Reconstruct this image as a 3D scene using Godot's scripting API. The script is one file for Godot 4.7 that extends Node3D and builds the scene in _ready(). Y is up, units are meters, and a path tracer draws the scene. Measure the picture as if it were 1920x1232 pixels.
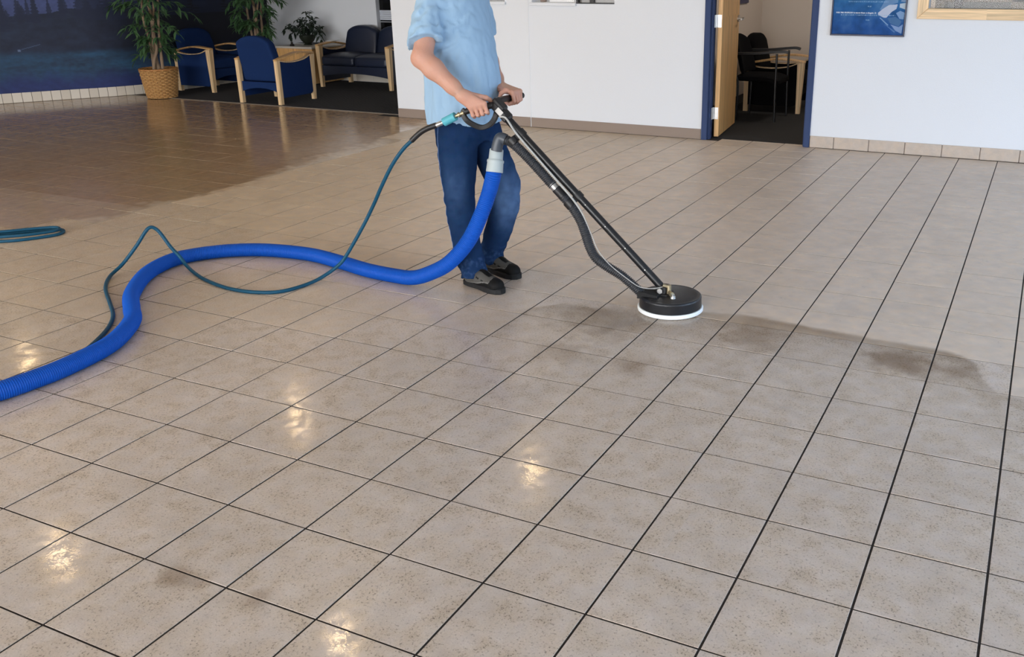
extends Node3D

const T := 0.307
const WALL_Z := -7.0
const CEIL := 2.7
const CAM_POS := Vector3(2.7141, 1.5615, 1.45996)
const CAM_ROT := Vector3(-0.343753761, 0.441506866, -0.005113571)
const FOC := 1743.377
const PPX := 1119.167
const PPY := 561.051

var M := {}
var IMG := {}
var rng := RandomNumberGenerator.new()


# ---------------------------------------------------------------- mesh buffer
class MB:
	var v := PackedVector3Array()
	var n := PackedVector3Array()
	var uv := PackedVector2Array()
	var uv2 := PackedVector2Array()
	var col := PackedColorArray()
	var idx := PackedInt32Array()

	func vert(p: Vector3, nn: Vector3, t := Vector2.ZERO) -> int:
		v.push_back(p); n.push_back(nn); uv.push_back(t)
		return v.size() - 1

	func tri(a: int, b: int, c: int) -> void:   # counter-clockwise from outside; stored clockwise
		idx.push_back(a); idx.push_back(c); idx.push_back(b)

	func quad(a: Vector3, b: Vector3, c: Vector3, d: Vector3, ta := Vector2(0, 0), tb := Vector2(1, 0), tc := Vector2(1, 1), td := Vector2(0, 1)) -> void:
		var nn := (c - a).cross(d - b).normalized()
		var i := vert(a, nn, ta); vert(b, nn, tb); vert(c, nn, tc); vert(d, nn, td)
		tri(i, i + 1, i + 2); tri(i, i + 2, i + 3)

	func tri3(a: Vector3, b: Vector3, c: Vector3) -> void:
		var nn := (b - a).cross(c - a).normalized()
		var i := vert(a, nn); vert(b, nn); vert(c, nn)
		tri(i, i + 1, i + 2)

	func mesh() -> ArrayMesh:
		var a := []
		a.resize(Mesh.ARRAY_MAX)
		a[Mesh.ARRAY_VERTEX] = v; a[Mesh.ARRAY_NORMAL] = n; a[Mesh.ARRAY_TEX_UV] = uv; a[Mesh.ARRAY_INDEX] = idx
		if uv2.size() == v.size(): a[Mesh.ARRAY_TEX_UV2] = uv2
		if col.size() == v.size(): a[Mesh.ARRAY_COLOR] = col
		var m := ArrayMesh.new()
		m.add_surface_from_arrays(Mesh.PRIMITIVE_TRIANGLES, a)
		return m

	# chamfered box, centred on xf
	func box(xf: Transform3D, s: Vector3, bev := 0.003) -> void:
		var h := s * 0.5
		var e := minf(bev, minf(h.x, minf(h.y, h.z)) * 0.9)
		var P := func(sx, sy, sz, ax) -> Vector3:
			var p := Vector3(sx * (h.x - e), sy * (h.y - e), sz * (h.z - e))
			if ax == 0: p.x = sx * h.x
			elif ax == 1: p.y = sy * h.y
			else: p.z = sz * h.z
			return xf * p
		for sg in [-1, 1]:
			for ax in 3:
				var q := []
				for c in [[-1, -1], [1, -1], [1, 1], [-1, 1]]:
					var k := [0, 0, 0]
					k[ax] = sg; k[(ax + 1) % 3] = c[0]; k[(ax + 2) % 3] = c[1]
					q.append(P.call(k[0], k[1], k[2], ax))
				var su := s[(ax + 1) % 3]
				var sv := s[(ax + 2) % 3]
				var t := [Vector2(0, 0), Vector2(su, 0), Vector2(su, sv), Vector2(0, sv)]
				if sg > 0: quad(q[0], q[1], q[2], q[3], t[0], t[1], t[2], t[3])
				else: quad(q[3], q[2], q[1], q[0], t[3], t[2], t[1], t[0])
		if bev <= 0.0: return
		for ax in 3:
			for s1 in [-1, 1]:
				for s2 in [-1, 1]:
					var b1 := (ax + 1) % 3
					var b2 := (ax + 2) % 3
					var q := []
					for c in [[-1, b1], [1, b1], [1, b2], [-1, b2]]:
						var k := [0, 0, 0]
						k[ax] = c[0]; k[b1] = s1; k[b2] = s2
						q.append(P.call(k[0], k[1], k[2], c[1]))
					if s1 * s2 > 0: quad(q[3], q[2], q[1], q[0])
					else: quad(q[0], q[1], q[2], q[3])
		for sx in [-1, 1]:
			for sy in [-1, 1]:
				for sz in [-1, 1]:
					var a: Vector3 = P.call(sx, sy, sz, 0)
					var b: Vector3 = P.call(sx, sy, sz, 1)
					var c: Vector3 = P.call(sx, sy, sz, 2)
					if sx * sy * sz > 0: tri3(a, b, c)
					else: tri3(a, c, b)

	# hexahedron from eight corners: bottom 4 (ccw from above), top 4
	func hexa(b: Array, t: Array) -> void:
		quad(b[3], b[2], b[1], b[0]); quad(t[0], t[1], t[2], t[3])
		for i in 4:
			var j := (i + 1) % 4
			quad(b[i], b[j], t[j], t[i])

	# tube along points; r per point
	func tube(pts: PackedVector3Array, r: PackedFloat32Array, sides := 12, caps := true, up0 := Vector3.ZERO) -> void:
		var cnt := pts.size()
		var t0 := (pts[1] - pts[0]).normalized()
		var u := up0 if up0 != Vector3.ZERO else (Vector3.UP if absf(t0.y) < 0.9 else Vector3.RIGHT)
		u = (u - t0 * u.dot(t0)).normalized()
		var first := v.size()
		var len := 0.0
		for i in cnt:
			var t := (pts[mini(i + 1, cnt - 1)] - pts[maxi(i - 1, 0)]).normalized()
			u = (u - t * u.dot(t)).normalized()
			var w := t.cross(u)
			if i: len += pts[i].distance_to(pts[i - 1])
			var dr := 0.0
			var ds := pts[mini(i + 1, cnt - 1)].distance_to(pts[maxi(i - 1, 0)])
			if ds > 1e-7: dr = (r[mini(i + 1, cnt - 1)] - r[maxi(i - 1, 0)]) / ds
			for k in sides + 1:
				var a := TAU * k / sides
				var d := u * cos(a) + w * sin(a)
				vert(pts[i] + d * r[i], (d - t * dr).normalized(), Vector2(float(k) / sides, len))
		for i in cnt - 1:
			for k in sides:
				var a := first + i * (sides + 1) + k
				tri(a, a + 1, a + sides + 2); tri(a, a + sides + 2, a + sides + 1)
		if caps:
			for e in 2:
				var i := 0 if e == 0 else cnt - 1
				var t := (pts[1] - pts[0]).normalized() if e == 0 else (pts[cnt - 1] - pts[cnt - 2]).normalized()
				var nn := -t if e == 0 else t
				var c := vert(pts[i], nn)
				var base := first + i * (sides + 1)
				var s := v.size()
				for k in sides + 1: vert(v[base + k], nn)
				for k in sides:
					if e == 0: tri(c, s + k + 1, s + k)
					else: tri(c, s + k, s + k + 1)

	# lathe round y; profile from bottom outside upward (counter-clockwise in r,y)
	func lathe(prof: PackedVector2Array, segs: int, xf: Transform3D) -> void:
		for i in prof.size() - 1:
			var a := prof[i]
			var b := prof[i + 1]
			var d := (b - a).normalized()
			var na := Vector2(d.y, -d.x)
			var nb := na
			if i > 0:
				var d0 := (a - prof[i - 1]).normalized()
				if d0.dot(d) > 0.75: na = (na + Vector2(d0.y, -d0.x)).normalized()
			if i < prof.size() - 2:
				var d1 := (prof[i + 2] - b).normalized()
				if d1.dot(d) > 0.75: nb = (nb + Vector2(d1.y, -d1.x)).normalized()
			var f := v.size()
			for k in segs + 1:
				var an := TAU * k / segs
				var c := cos(an)
				var s := sin(an)
				vert(xf * Vector3(a.x * c, a.y, -a.x * s), (xf.basis * Vector3(na.x * c, na.y, -na.x * s)).normalized(), Vector2(float(k) / segs, a.y))
				vert(xf * Vector3(b.x * c, b.y, -b.x * s), (xf.basis * Vector3(nb.x * c, nb.y, -nb.x * s)).normalized(), Vector2(float(k) / segs, b.y))
			for k in segs:
				var q := f + k * 2
				if a.x > 1e-6: tri(q, q + 2, q + 3)
				if b.x > 1e-6: tri(q, q + 3, q + 1)
				elif a.x > 1e-6: pass

	# rectangular bar swept along points, w across (side), h along up
	func bar(pts: PackedVector3Array, w: PackedFloat32Array, h: PackedFloat32Array, up: Vector3) -> void:
		var cnt := pts.size()
		var rings := []
		for i in cnt:
			var t := (pts[mini(i + 1, cnt - 1)] - pts[maxi(i - 1, 0)]).normalized()
			var s := t.cross(up).normalized()
			var u := s.cross(t).normalized()
			var a := s * w[i] * 0.5
			var b := u * h[i] * 0.5
			var c := 0.75
			rings.append([pts[i] - a - b * c, pts[i] - a * c - b, pts[i] + a * c - b, pts[i] + a - b * c, pts[i] + a + b * c, pts[i] + a * c + b, pts[i] - a * c + b, pts[i] - a + b * c])
		var L := 0.0
		for i in cnt - 1:
			var l2 := L + pts[i].distance_to(pts[i + 1])
			for k in 8:
				var j := (k + 1) % 8
				quad(rings[i][k], rings[i][j], rings[i + 1][j], rings[i + 1][k], Vector2(k * 0.02, L), Vector2(k * 0.02 + 0.02, L), Vector2(k * 0.02 + 0.02, l2), Vector2(k * 0.02, l2))
			L = l2
		for e in 2:
			var r: Array = rings[0] if e == 0 else rings[cnt - 1]
			for k in range(1, 7):
				if e == 0: tri3(r[0], r[k + 1], r[k])
				else: tri3(r[0], r[k], r[k + 1])

	# rounded box with an optional deformation of its points
	func rbox(xf: Transform3D, s: Vector3, r: float, g := 8, deform = null) -> void:
		var h := s * 0.5
		var first := v.size()
		var tri0 := idx.size()
		for ax in 3:
			for sg in [-1.0, 1.0]:
				var f := v.size()
				for i in g + 1:
					for j in g + 1:
						var p := Vector3.ZERO
						p[ax] = sg * h[ax]
						var a1 := (ax + 1) % 3
						var a2 := (ax + 2) % 3
						p[a1] = spread(float(i) / g, h[a1], r)
						p[a2] = spread(float(j) / g, h[a2], r)
						var inner := p.clamp(-h + Vector3(r, r, r), h - Vector3(r, r, r))
						var q := inner + (p - inner).normalized() * r
						var uvq := Vector2(p[a1], p[a2])
						if deform != null: q = deform.call(q)
						vert(xf * q, Vector3.ZERO, uvq)
				for i in g:
					for j in g:
						var a := f + i * (g + 1) + j
						var b := a + g + 1
						if sg > 0: tri(a, b, b + 1); tri(a, b + 1, a + 1)
						else: tri(a, b + 1, b); tri(a, a + 1, b + 1)
		smooth(first, tri0)

	func spread(t: float, h: float, r: float) -> float:   # finer near the rounded edges
		var x := t * 2.0 - 1.0
		return h * signf(x) * pow(absf(x), 0.7)

	func smooth(first: int, tri0: int) -> void:
		var acc := {}
		for i in range(tri0, idx.size(), 3):
			var a := v[idx[i]]
			var b := v[idx[i + 2]]
			var c := v[idx[i + 1]]
			var nn := (b - a).cross(c - a)
			for p in [a, b, c]:
				var k: Vector3 = p.snapped(Vector3(1e-5, 1e-5, 1e-5))
				acc[k] = acc.get(k, Vector3.ZERO) + nn
		for i in range(first, v.size()):
			n[i] = acc.get(v[i].snapped(Vector3(1e-5, 1e-5, 1e-5)), Vector3.UP).normalized()

	# polygon (counter-clockwise in the xf's xy plane) extruded along its z from 0 to depth, edges chamfered
	func extrude(poly: PackedVector2Array, depth: float, xf: Transform3D, bev := 0.0) -> void:
		var c := poly.size()
		var ins := PackedVector2Array()
		for i in c:
			var a := poly[(i + c - 1) % c]
			var b := poly[(i + 1) % c]
			var d1 := (poly[i] - a).normalized()
			var d2 := (b - poly[i]).normalized()
			var m := Vector2(-(d1.y + d2.y), d1.x + d2.x).normalized()
			ins.push_back(poly[i] + m * bev)
		var tr := Geometry2D.triangulate_polygon(ins)
		for e in 2:
			var z := depth if e else 0.0
			var nn := xf.basis * Vector3(0, 0, 1 if e else -1)
			var f := v.size()
			for p in ins: vert(xf * Vector3(p.x, p.y, z), nn, p)
			for i in range(0, tr.size(), 3):
				var a := ins[tr[i]]
				var ccw := (ins[tr[i + 1]] - a).cross(ins[tr[i + 2]] - a) > 0
				if ccw == (e == 1): tri(f + tr[i], f + tr[i + 1], f + tr[i + 2])
				else: tri(f + tr[i], f + tr[i + 2], f + tr[i + 1])
		for i in c:
			var j := (i + 1) % c
			var lay := [[ins, 0.0], [poly, bev], [poly, depth - bev], [ins, depth]]
			for k in 3:
				if k != 1 and bev <= 0: continue
				var pa: PackedVector2Array = lay[k][0]
				var pb: PackedVector2Array = lay[k + 1][0]
				quad(xf * Vector3(pa[i].x, pa[i].y, lay[k][1]), xf * Vector3(pa[j].x, pa[j].y, lay[k][1]), xf * Vector3(pb[j].x, pb[j].y, lay[k + 1][1]), xf * Vector3(pb[i].x, pb[i].y, lay[k + 1][1]))

	# surface nets of a distance field
	func net(f: Callable, lo: Vector3, hi: Vector3, cell: float, colf = null) -> void:
		var B := 4
		var nx := (int((hi.x - lo.x) / cell) / B + 1) * B
		var ny := (int((hi.y - lo.y) / cell) / B + 1) * B
		var nz := (int((hi.z - lo.z) / cell) / B + 1) * B
		var val := PackedFloat32Array()
		val.resize(nx * ny * nz)
		var live := PackedByteArray()
		live.resize((nx / B) * (ny / B) * (nz / B))
		var reach := cell * B * 1.25
		for bx in nx / B:
			for by in ny / B:
				for bz in nz / B:
					var c := lo + Vector3(bx * B + 1.5, by * B + 1.5, bz * B + 1.5) * cell
					var d: float = f.call(c)
					var far := absf(d) > reach
					if not far: live[(bx * (ny / B) + by) * (nz / B) + bz] = 1
					for x in range(bx * B, bx * B + B):
						for y in range(by * B, by * B + B):
							var o := (x * ny + y) * nz
							for z in range(bz * B, bz * B + B):
								val[o + z] = d if far else f.call(lo + Vector3(x, y, z) * cell)
		var ids := {}
		var first := v.size()
		var tri0 := idx.size()
		var off := [0, nz * ny, nz, nz * ny + nz, 1, nz * ny + 1, nz + 1, nz * ny + nz + 1]
		var edges := [[0, 1], [2, 3], [4, 5], [6, 7], [0, 2], [1, 3], [4, 6], [5, 7], [0, 4], [1, 5], [2, 6], [3, 7]]
		for bx in nx / B:
			for by in ny / B:
				for bz in nz / B:
					if live[(bx * (ny / B) + by) * (nz / B) + bz] == 0: continue
					for x in range(bx * B, mini(bx * B + B, nx - 1)):
						for y in range(by * B, mini(by * B + B, ny - 1)):
							for z in range(bz * B, mini(bz * B + B, nz - 1)):
								var o := (x * ny + y) * nz + z
								var mask := 0
								for k in 8:
									if val[o + off[k]] < 0: mask |= 1 << k
								if mask == 0 or mask == 255: continue
								var s := Vector3.ZERO
								var cnt := 0
								for e in edges:
									var a := val[o + off[e[0]]]
									var b := val[o + off[e[1]]]
									if (a < 0) == (b < 0): continue
									var t := a / (a - b)
									var pa := Vector3(e[0] & 1, (e[0] >> 1) & 1, (e[0] >> 2) & 1)
									var pb := Vector3(e[1] & 1, (e[1] >> 1) & 1, (e[1] >> 2) & 1)
									s += pa.lerp(pb, t); cnt += 1
								var p := lo + (Vector3(x, y, z) + s / cnt) * cell
								ids[o] = vert(p, Vector3.ZERO, Vector2(p.x, p.y))
								if colf != null: col.push_back(colf.call(p))
		var ax := [nz * ny, nz, 1]
		for o in ids:
			var inside := val[o] < 0
			for k in 3:
				if (val[o + ax[k]] < 0) == inside: continue
				var b: int = ax[(k + 1) % 3]
				var c: int = ax[(k + 2) % 3]
				if not (ids.has(o - b) and ids.has(o - c) and ids.has(o - b - c)): continue
				var q := [ids[o], ids[o - b], ids[o - b - c], ids[o - c]]
				if not inside: q.reverse()
				tri(q[0], q[1], q[2]); tri(q[0], q[2], q[3])
		smooth(first, tri0)


# ---------------------------------------------------------------- node helpers
func put(called: String, mb, mat: Material, parent: Node = self) -> MeshInstance3D:
	var o := MeshInstance3D.new()
	o.name = called
	o.mesh = mb.mesh() if mb is MB else mb
	o.material_override = mat
	o.cast_shadow = GeometryInstance3D.SHADOW_CASTING_SETTING_ON
	parent.add_child(o, true)
	return o


var taken := {}
func thing(called: String, label: String, category: String, at := Vector3.ZERO, turn := 0.0, group := "") -> Node3D:
	var o := Node3D.new()
	o.name = called if not taken.has(called) else "%s_%03d" % [called, taken[called]]
	taken[called] = taken.get(called, 0) + 1
	add_child(o)
	o.position = at; o.rotation.y = turn
	o.set_meta("label", label); o.set_meta("category", category)
	if group: o.set_meta("group", group)
	return o


func struct(o: Node, label := "") -> Node:
	o.set_meta("kind", "structure")
	if label: o.set_meta("label", label); o.set_meta("category", "room")
	return o


func shell(called: String, label: String, category: String) -> Node3D:
	var o := Node3D.new()
	o.name = called
	add_child(o)
	o.set_meta("kind", "structure"); o.set_meta("label", label); o.set_meta("category", category)
	return o


func at(p: Vector3, b := Basis.IDENTITY) -> Transform3D:
	return Transform3D(b, p)


func bez(pts: Array, per := 12, closed := false) -> PackedVector3Array:   # Catmull-Rom through the points
	var out := PackedVector3Array()
	var c := pts.size()
	for i in (c if closed else c - 1):
		var p0: Vector3 = pts[(i + c - 1) % c] if closed else pts[maxi(i - 1, 0)]
		var p1: Vector3 = pts[i]
		var p2: Vector3 = pts[(i + 1) % c]
		var p3: Vector3 = pts[(i + 2) % c] if closed else pts[mini(i + 2, c - 1)]
		for k in per:
			out.push_back(p1.cubic_interpolate(p2, p0, p3, float(k) / per))
	out.push_back(pts[0] if closed else pts[c - 1])
	return out


func resample(pts: PackedVector3Array, step: float) -> PackedVector3Array:
	var out := PackedVector3Array([pts[0]])
	var left := step
	for i in pts.size() - 1:
		var a := pts[i]
		var d := a.distance_to(pts[i + 1])
		while d >= left and d > 1e-9:
			a = a.move_toward(pts[i + 1], left)
			d -= left
			out.push_back(a)
			left = step
		left -= d
	return out


func same(r: float, c: int) -> PackedFloat32Array:
	var a := PackedFloat32Array()
	a.resize(c); a.fill(r)
	return a


func cyl(mb: MB, a: Vector3, b: Vector3, ra: float, rb := -1.0, sides := 16) -> void:
	mb.tube(PackedVector3Array([a, b]), PackedFloat32Array([ra, ra if rb < 0 else rb]), sides)


func ribbed(mb: MB, pts: PackedVector3Array, r: float, depth: float, pitch: float, sides: int) -> void:
	var q := resample(pts, pitch / 4.0)
	var rr := PackedFloat32Array()
	for i in q.size():
		rr.push_back(r - depth * [0.0, 0.25, 1.0, 0.25][i % 4])
	mb.tube(q, rr, sides)


# ---------------------------------------------------------------- materials
func mat(c: Color, rough := 0.6, metal := 0.0) -> StandardMaterial3D:
	var m := StandardMaterial3D.new()
	m.albedo_color = c; m.roughness = rough; m.metallic = metal
	return m


func C8(r: int, g: int, b: int) -> Color:
	return Color(r / 255.0, g / 255.0, b / 255.0)


func tex(im: Image) -> ImageTexture:
	return ImageTexture.create_from_image(im)


func noise(seed_: int, freq: float, oct := 4, type := FastNoiseLite.TYPE_SIMPLEX_SMOOTH) -> FastNoiseLite:
	var f := FastNoiseLite.new()
	f.seed = seed_; f.frequency = freq; f.fractal_octaves = oct; f.noise_type = type
	return f


func nbytes(f: FastNoiseLite, w: int, h: int) -> PackedByteArray:
	var im := f.get_image(w, h, false, false, false)
	im.convert(Image.FORMAT_L8)
	return im.get_data()


func bump_tex(freq: float, size := 256, oct := 3, seed_ := 5) -> ImageTexture:
	var im := noise(seed_, freq, oct).get_seamless_image(size, size)
	return tex(im)


func woodmat(base: Color, rough := 0.4, lying := false) -> StandardMaterial3D:
	var m := mat(Color.WHITE, rough)
	var w := 256
	var h := 256
	var im := Image.create(w, h, false, Image.FORMAT_RGB8)
	var f := noise(9, 0.02, 4)
	for y in h:
		for x in w:
			var gx := y if lying else x
			var gy := x if lying else y
			var g := f.get_noise_2d(gx * 6.0, gy * 0.35)
			var g2 := f.get_noise_2d(gx * 1.2 + 400, gy * 0.2)
			var k := 1.0 + g * 0.16 + g2 * 0.16
			im.set_pixel(x, y, Color(base.r * k, base.g * k * 0.99, base.b * (k - 0.03)))
	m.albedo_texture = tex(im)
	m.uv1_triplanar = true
	m.uv1_scale = Vector3(0.9, 2.2, 2.2) if lying else Vector3(2.2, 0.9, 2.2)
	return m


func fabric(c: Color, rough := 0.85, freq := 60.0, rim := 0.3) -> StandardMaterial3D:
	var m := mat(c, rough)
	m.rim_enabled = rim > 0; m.rim = rim; m.rim_tint = 0.5
	m.heightmap_enabled = true
	m.heightmap_texture = IMG.weave
	m.heightmap_scale = 0.05
	m.uv1_triplanar = true
	m.uv1_scale = Vector3(freq, freq, freq) / 8.0
	return m


# ---------------------------------------------------------------- scene
func _ready() -> void:
	rng.seed = 11
	var cam := Camera3D.new()
	cam.name = "camera"
	add_child(cam)
	cam.projection = Camera3D.PROJECTION_FRUSTUM
	cam.near = 0.05; cam.far = 100.0
	cam.size = 1232.0 / FOC * cam.near
	cam.frustum_offset = Vector2((960.0 - PPX) / FOC, -(616.0 - PPY) / FOC) * cam.near
	cam.position = CAM_POS
	cam.rotation = CAM_ROT
	cam.current = true

	var env := Environment.new()
	env.background_mode = Environment.BG_SKY
	var sky := Sky.new()
	var sm := ProceduralSkyMaterial.new()
	sm.sky_top_color = Color(0.72, 0.82, 0.95)
	sm.sky_horizon_color = Color(0.9, 0.94, 1.0)
	sm.ground_bottom_color = Color(0.4, 0.4, 0.4)
	sm.ground_horizon_color = Color(0.55, 0.56, 0.58)
	sm.sky_energy_multiplier = 2.0
	sky.sky_material = sm
	env.sky = sky
	env.tonemap_mode = Environment.TONE_MAPPER_LINEAR
	env.tonemap_exposure = 0.96
	env.sdfgi_enabled = true; env.ssao_enabled = true; env.ssil_enabled = true
	var we := WorldEnvironment.new()
	we.name = "world"; we.environment = env
	add_child(we)

	window_light(Vector3(-2.4, 1.4, 8.9), Vector3(14.6, 2.3, 0), Vector3(0, 0, -1), Color(1.0, 0.99, 0.98), 112.0)
	window_light(Vector3(5.9, 1.4, -2.2), Vector3(7.4, 2.2, 0), Vector3(-1, 0, 0), Color(0.64, 0.82, 1.0), 6.5)

	make_textures()
	build_room()
	build_floor()
	build_walls()
	build_office()
	build_alcove()
	build_lamps()
	build_cleaner()
	build_hoses()
	build_person()


func window_light(p: Vector3, s: Vector3, dir: Vector3, c: Color, e: float) -> void:
	var l := AreaLight3D.new()
	l.name = "window_daylight"
	add_child(l, true)
	l.area_size = Vector2(s.x, s.y)
	l.light_color = c; l.light_energy = e
	l.area_range = 40.0; l.area_attenuation = 2.0
	l.shadow_enabled = true
	l.position = p
	l.look_at_from_position(p, p + dir, Vector3.UP)


# ---------------------------------------------------------------- computed textures
const MX0 := -11.2
const MZ0 := -7.3
const MW := 17.3
const MH := 16.4
const ARC := [Vector2(-0.6, -1.35), Vector2(0.0, -1.75), Vector2(0.40, -2.05), Vector2(0.62, -2.24), Vector2(0.73, -2.37), Vector2(0.94, -2.36), Vector2(1.14, -2.40), Vector2(1.42, -2.54), Vector2(1.59, -2.58), Vector2(1.80, -2.56), Vector2(2.00, -2.54), Vector2(2.19, -2.52), Vector2(2.33, -2.52), Vector2(2.46, -2.51), Vector2(2.55, -2.49), Vector2(2.62, -2.43), Vector2(2.66, -2.26), Vector2(2.72, -2.14), Vector2(2.81, -2.14), Vector2(4.6, -2.10)]
const SHINY := [Vector2(-3.32, -7.2), Vector2(-3.2, -6.6), Vector2(-3.04, -6.12), Vector2(-2.94, -5.58), Vector2(-2.92, -4.95), Vector2(-2.81, -4.42), Vector2(-2.77, -3.89), Vector2(-2.71, -3.61), Vector2(-2.77, -3.32), Vector2(-2.75, -3.15), Vector2(-2.94, -2.99), Vector2(-2.80, -2.65), Vector2(-2.96, -2.42), Vector2(-2.99, -2.19), Vector2(-3.3, -1.2), Vector2(-3.6, 3.6)]


func arc_z(x: float) -> float:
	for i in ARC.size() - 1:
		if x <= ARC[i + 1].x:
			return lerpf(ARC[i].y, ARC[i + 1].y, clampf((x - ARC[i].x) / (ARC[i + 1].x - ARC[i].x), 0, 1))
	return ARC[-1].y


func shiny_x(z: float) -> float:
	for i in SHINY.size() - 1:
		if z <= SHINY[i + 1].y:
			return lerpf(SHINY[i].x, SHINY[i + 1].x, clampf((z - SHINY[i].y) / (SHINY[i + 1].y - SHINY[i].y), 0, 1))
	return SHINY[-1].x


func make_textures() -> void:
	IMG.weave = bump_tex(0.25, 128, 2)
	# glazed stone tile: colour, and height (r) with roughness (g)
	var n := 1280
	var a := nbytes(noise(1, 0.006, 4), n, n)
	var b := nbytes(noise(2, 0.015, 5), n, n)
	var c := nbytes(noise(3, 0.085, 4), n, n)
	var d := nbytes(noise(4, 0.17, 3), n, n)
	var e := nbytes(noise(5, 0.011, 5), n, n)
	var rgb := PackedByteArray()
	rgb.resize(n * n * 3)
	var hg := PackedByteArray()
	hg.resize(n * n * 3)
	var coat := PackedByteArray()
	coat.resize(n * n)
	var soft := PackedByteArray()
	soft.resize(n * n * 3)
	for i in n * n:
		var fa := a[i] / 127.5 - 1.0
		var fb := b[i] / 127.5 - 1.0
		var fc := c[i] / 127.5 - 1.0
		var fd := d[i] / 127.5 - 1.0
		var fe := e[i] / 127.5 - 1.0
		var clus := 0.5 * fe + 0.35 * fb + 0.15 * fa
		var smear := maxf(0.0, fc + 0.45 * fd - 0.16 - 0.25 * fb + 0.25 * clus) * 1.2
		var dots := maxf(0.0, 0.85 * fd + 0.45 * fc - 0.56 + 0.60 * clus) * 2.4
		var pit := minf(0.62, smear * 0.40 + dots)
		var light := maxf(0.0, -fd - 0.5 * fc - 0.32) * 0.22
		var smudge := smoothstep(-0.1, 0.70, 0.45 * fb + 0.45 * fa + 0.55 * fe + 0.14 * fc)
		var k := 1.03 + 0.04 * fa + 0.05 * fb + 0.075 * fc + 0.05 * fd - pit * 0.62 - 0.09 * smudge + light
		var warm := clampf(fe * 1.2 + smudge * 0.6, -1, 1)
		coat[i] = clampi(int(255 * smoothstep(-0.22, 0.34, 0.7 * fc + 0.8 * fb + 0.45 * fd)), 0, 255)
		rgb[i * 3] = clampi(int(211 * k * (1.0 + 0.006 * warm)), 0, 255)
		rgb[i * 3 + 1] = clampi(int(198 * k * (1.0 - 0.010 * warm)), 0, 255)
		rgb[i * 3 + 2] = clampi(int(187 * k * (1.0 - 0.042 * warm)), 0, 255)
		hg[i * 3] = clampi(int(150 + 36 * fb + 26 * fc + 14 * fd - pit * 130), 0, 255)
		hg[i * 3 + 1] = clampi(int(128 + 50 * fb + 40 * fc + pit * 120), 0, 255)
		var ks := 1.0 + 0.035 * fa + 0.045 * fb + 0.016 * fc + 0.03 * fe
		soft[i * 3] = clampi(int(220 * ks), 0, 255)
		soft[i * 3 + 1] = clampi(int(205 * ks * (1.0 - 0.012 * warm)), 0, 255)
		soft[i * 3 + 2] = clampi(int(190 * ks * (1.0 - 0.03 * warm)), 0, 255)
	IMG.coat = tex(Image.create_from_data(n, n, false, Image.FORMAT_L8, coat))
	IMG.stone = tex(Image.create_from_data(n, n, false, Image.FORMAT_RGB8, rgb))
	IMG.stone_hg = tex(Image.create_from_data(n, n, false, Image.FORMAT_RGB8, hg))
	for i in n * n * 3: rgb[i] = (rgb[i] * 2 + soft[i] * 3) / 5
	IMG.mid = tex(Image.create_from_data(n, n, false, Image.FORMAT_RGB8, rgb))
	IMG.soft = tex(Image.create_from_data(n, n, false, Image.FORMAT_RGB8, soft))
	# water, dirt, wear and a left-hand tint over the whole floor
	var w := 1140
	var h := 1080
	var p := nbytes(noise(21, 0.03, 4), w, h)
	var q := nbytes(noise(22, 0.12, 4), w, h)
	var mac := PackedByteArray()
	mac.resize(w * h * 3)
	for y in h:
		var z := MZ0 + MH * (y + 0.5) / h
		var sx := shiny_x(z)
		for x0 in w:
			var i := y * w + x0
			var x := MX0 + MW * (x0 + 0.5) / w
			var fp := p[i] / 127.5 - 1.0
			var fq := q[i] / 127.5 - 1.0
			# dry dusty glaze
			var col := Vector3(0.95, 0.945, 0.94)
			# browner and slightly darker towards the left side
			var left := smoothstep(0.9, -2.2, x + 0.25 * fp + 0.12 * (z + 3.0))
			col = col.lerp(Vector3(0.90, 0.885, 0.84), left)
			# washed foreground
			var az := arc_z(x)
			var wet := smoothstep(-0.012, 0.03, z - az + 0.02 * fq)
			if x < 0.7: wet *= smoothstep(-0.2, 0.7, x)
			var near := smoothstep(0.5, 0.0, absf(z - az - 0.05)) if z > az else 0.0
			col = col.lerp(Vector3(0.90, 0.895, 0.885), wet)
			if wet > 0.0 and x > 0.6:
				var rim := smoothstep(0.20, 0.0, z - az) * smoothstep(2.72, 2.6, x) * wet
				col = col.lerp(Vector3(0.66, 0.615, 0.56), rim * clampf(0.62 + 0.9 * fp, 0, 1))
				col = col.lerp(Vector3(0.80, 0.775, 0.735), near * (1.0 - rim) * clampf(0.5 + 0.8 * fp, 0, 1))
			for s in [[2.34, -2.30, 0.16, 0.9], [2.55, -2.30, 0.10, 0.6], [1.0, -2.24, 0.22, 0.55], [1.7, -2.36, 0.2, 0.45], [1.33, -1.80, 0.1, 0.5], [1.0, -1.80, 0.12, 0.35], [0.76, 0.02, 0.045, 0.5], [0.84, 0.025, 0.035, 0.35], [1.02, -0.005, 0.05, 0.45]]:
				var dd: float = Vector2(x - s[0], z - s[1]).length() / s[2]
				if dd < 1.4: col = col.lerp(Vector3(0.60, 0.54, 0.47), s[3] * smoothstep(1.3, 0.2, dd + 0.5 * fq + 0.25 * fp))
			# pooled water on the far left
			var pool := smoothstep(0.06, -0.10, x - sx + 0.10 * fq + 0.12 * fp)
			if z > -2.9: pool *= smoothstep(-1.0, -2.6, z) * 0.6
			col = col.lerp(Vector3(0.72, 0.645, 0.545), pool * (0.8 + 0.2 * fp))
			var k := 1.0 + 0.035 * fp + 0.03 * fq
			mac[i * 3] = clampi(int(255 * col.x * k), 0, 255)
			mac[i * 3 + 1] = clampi(int(255 * col.y * k), 0, 255)
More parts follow.
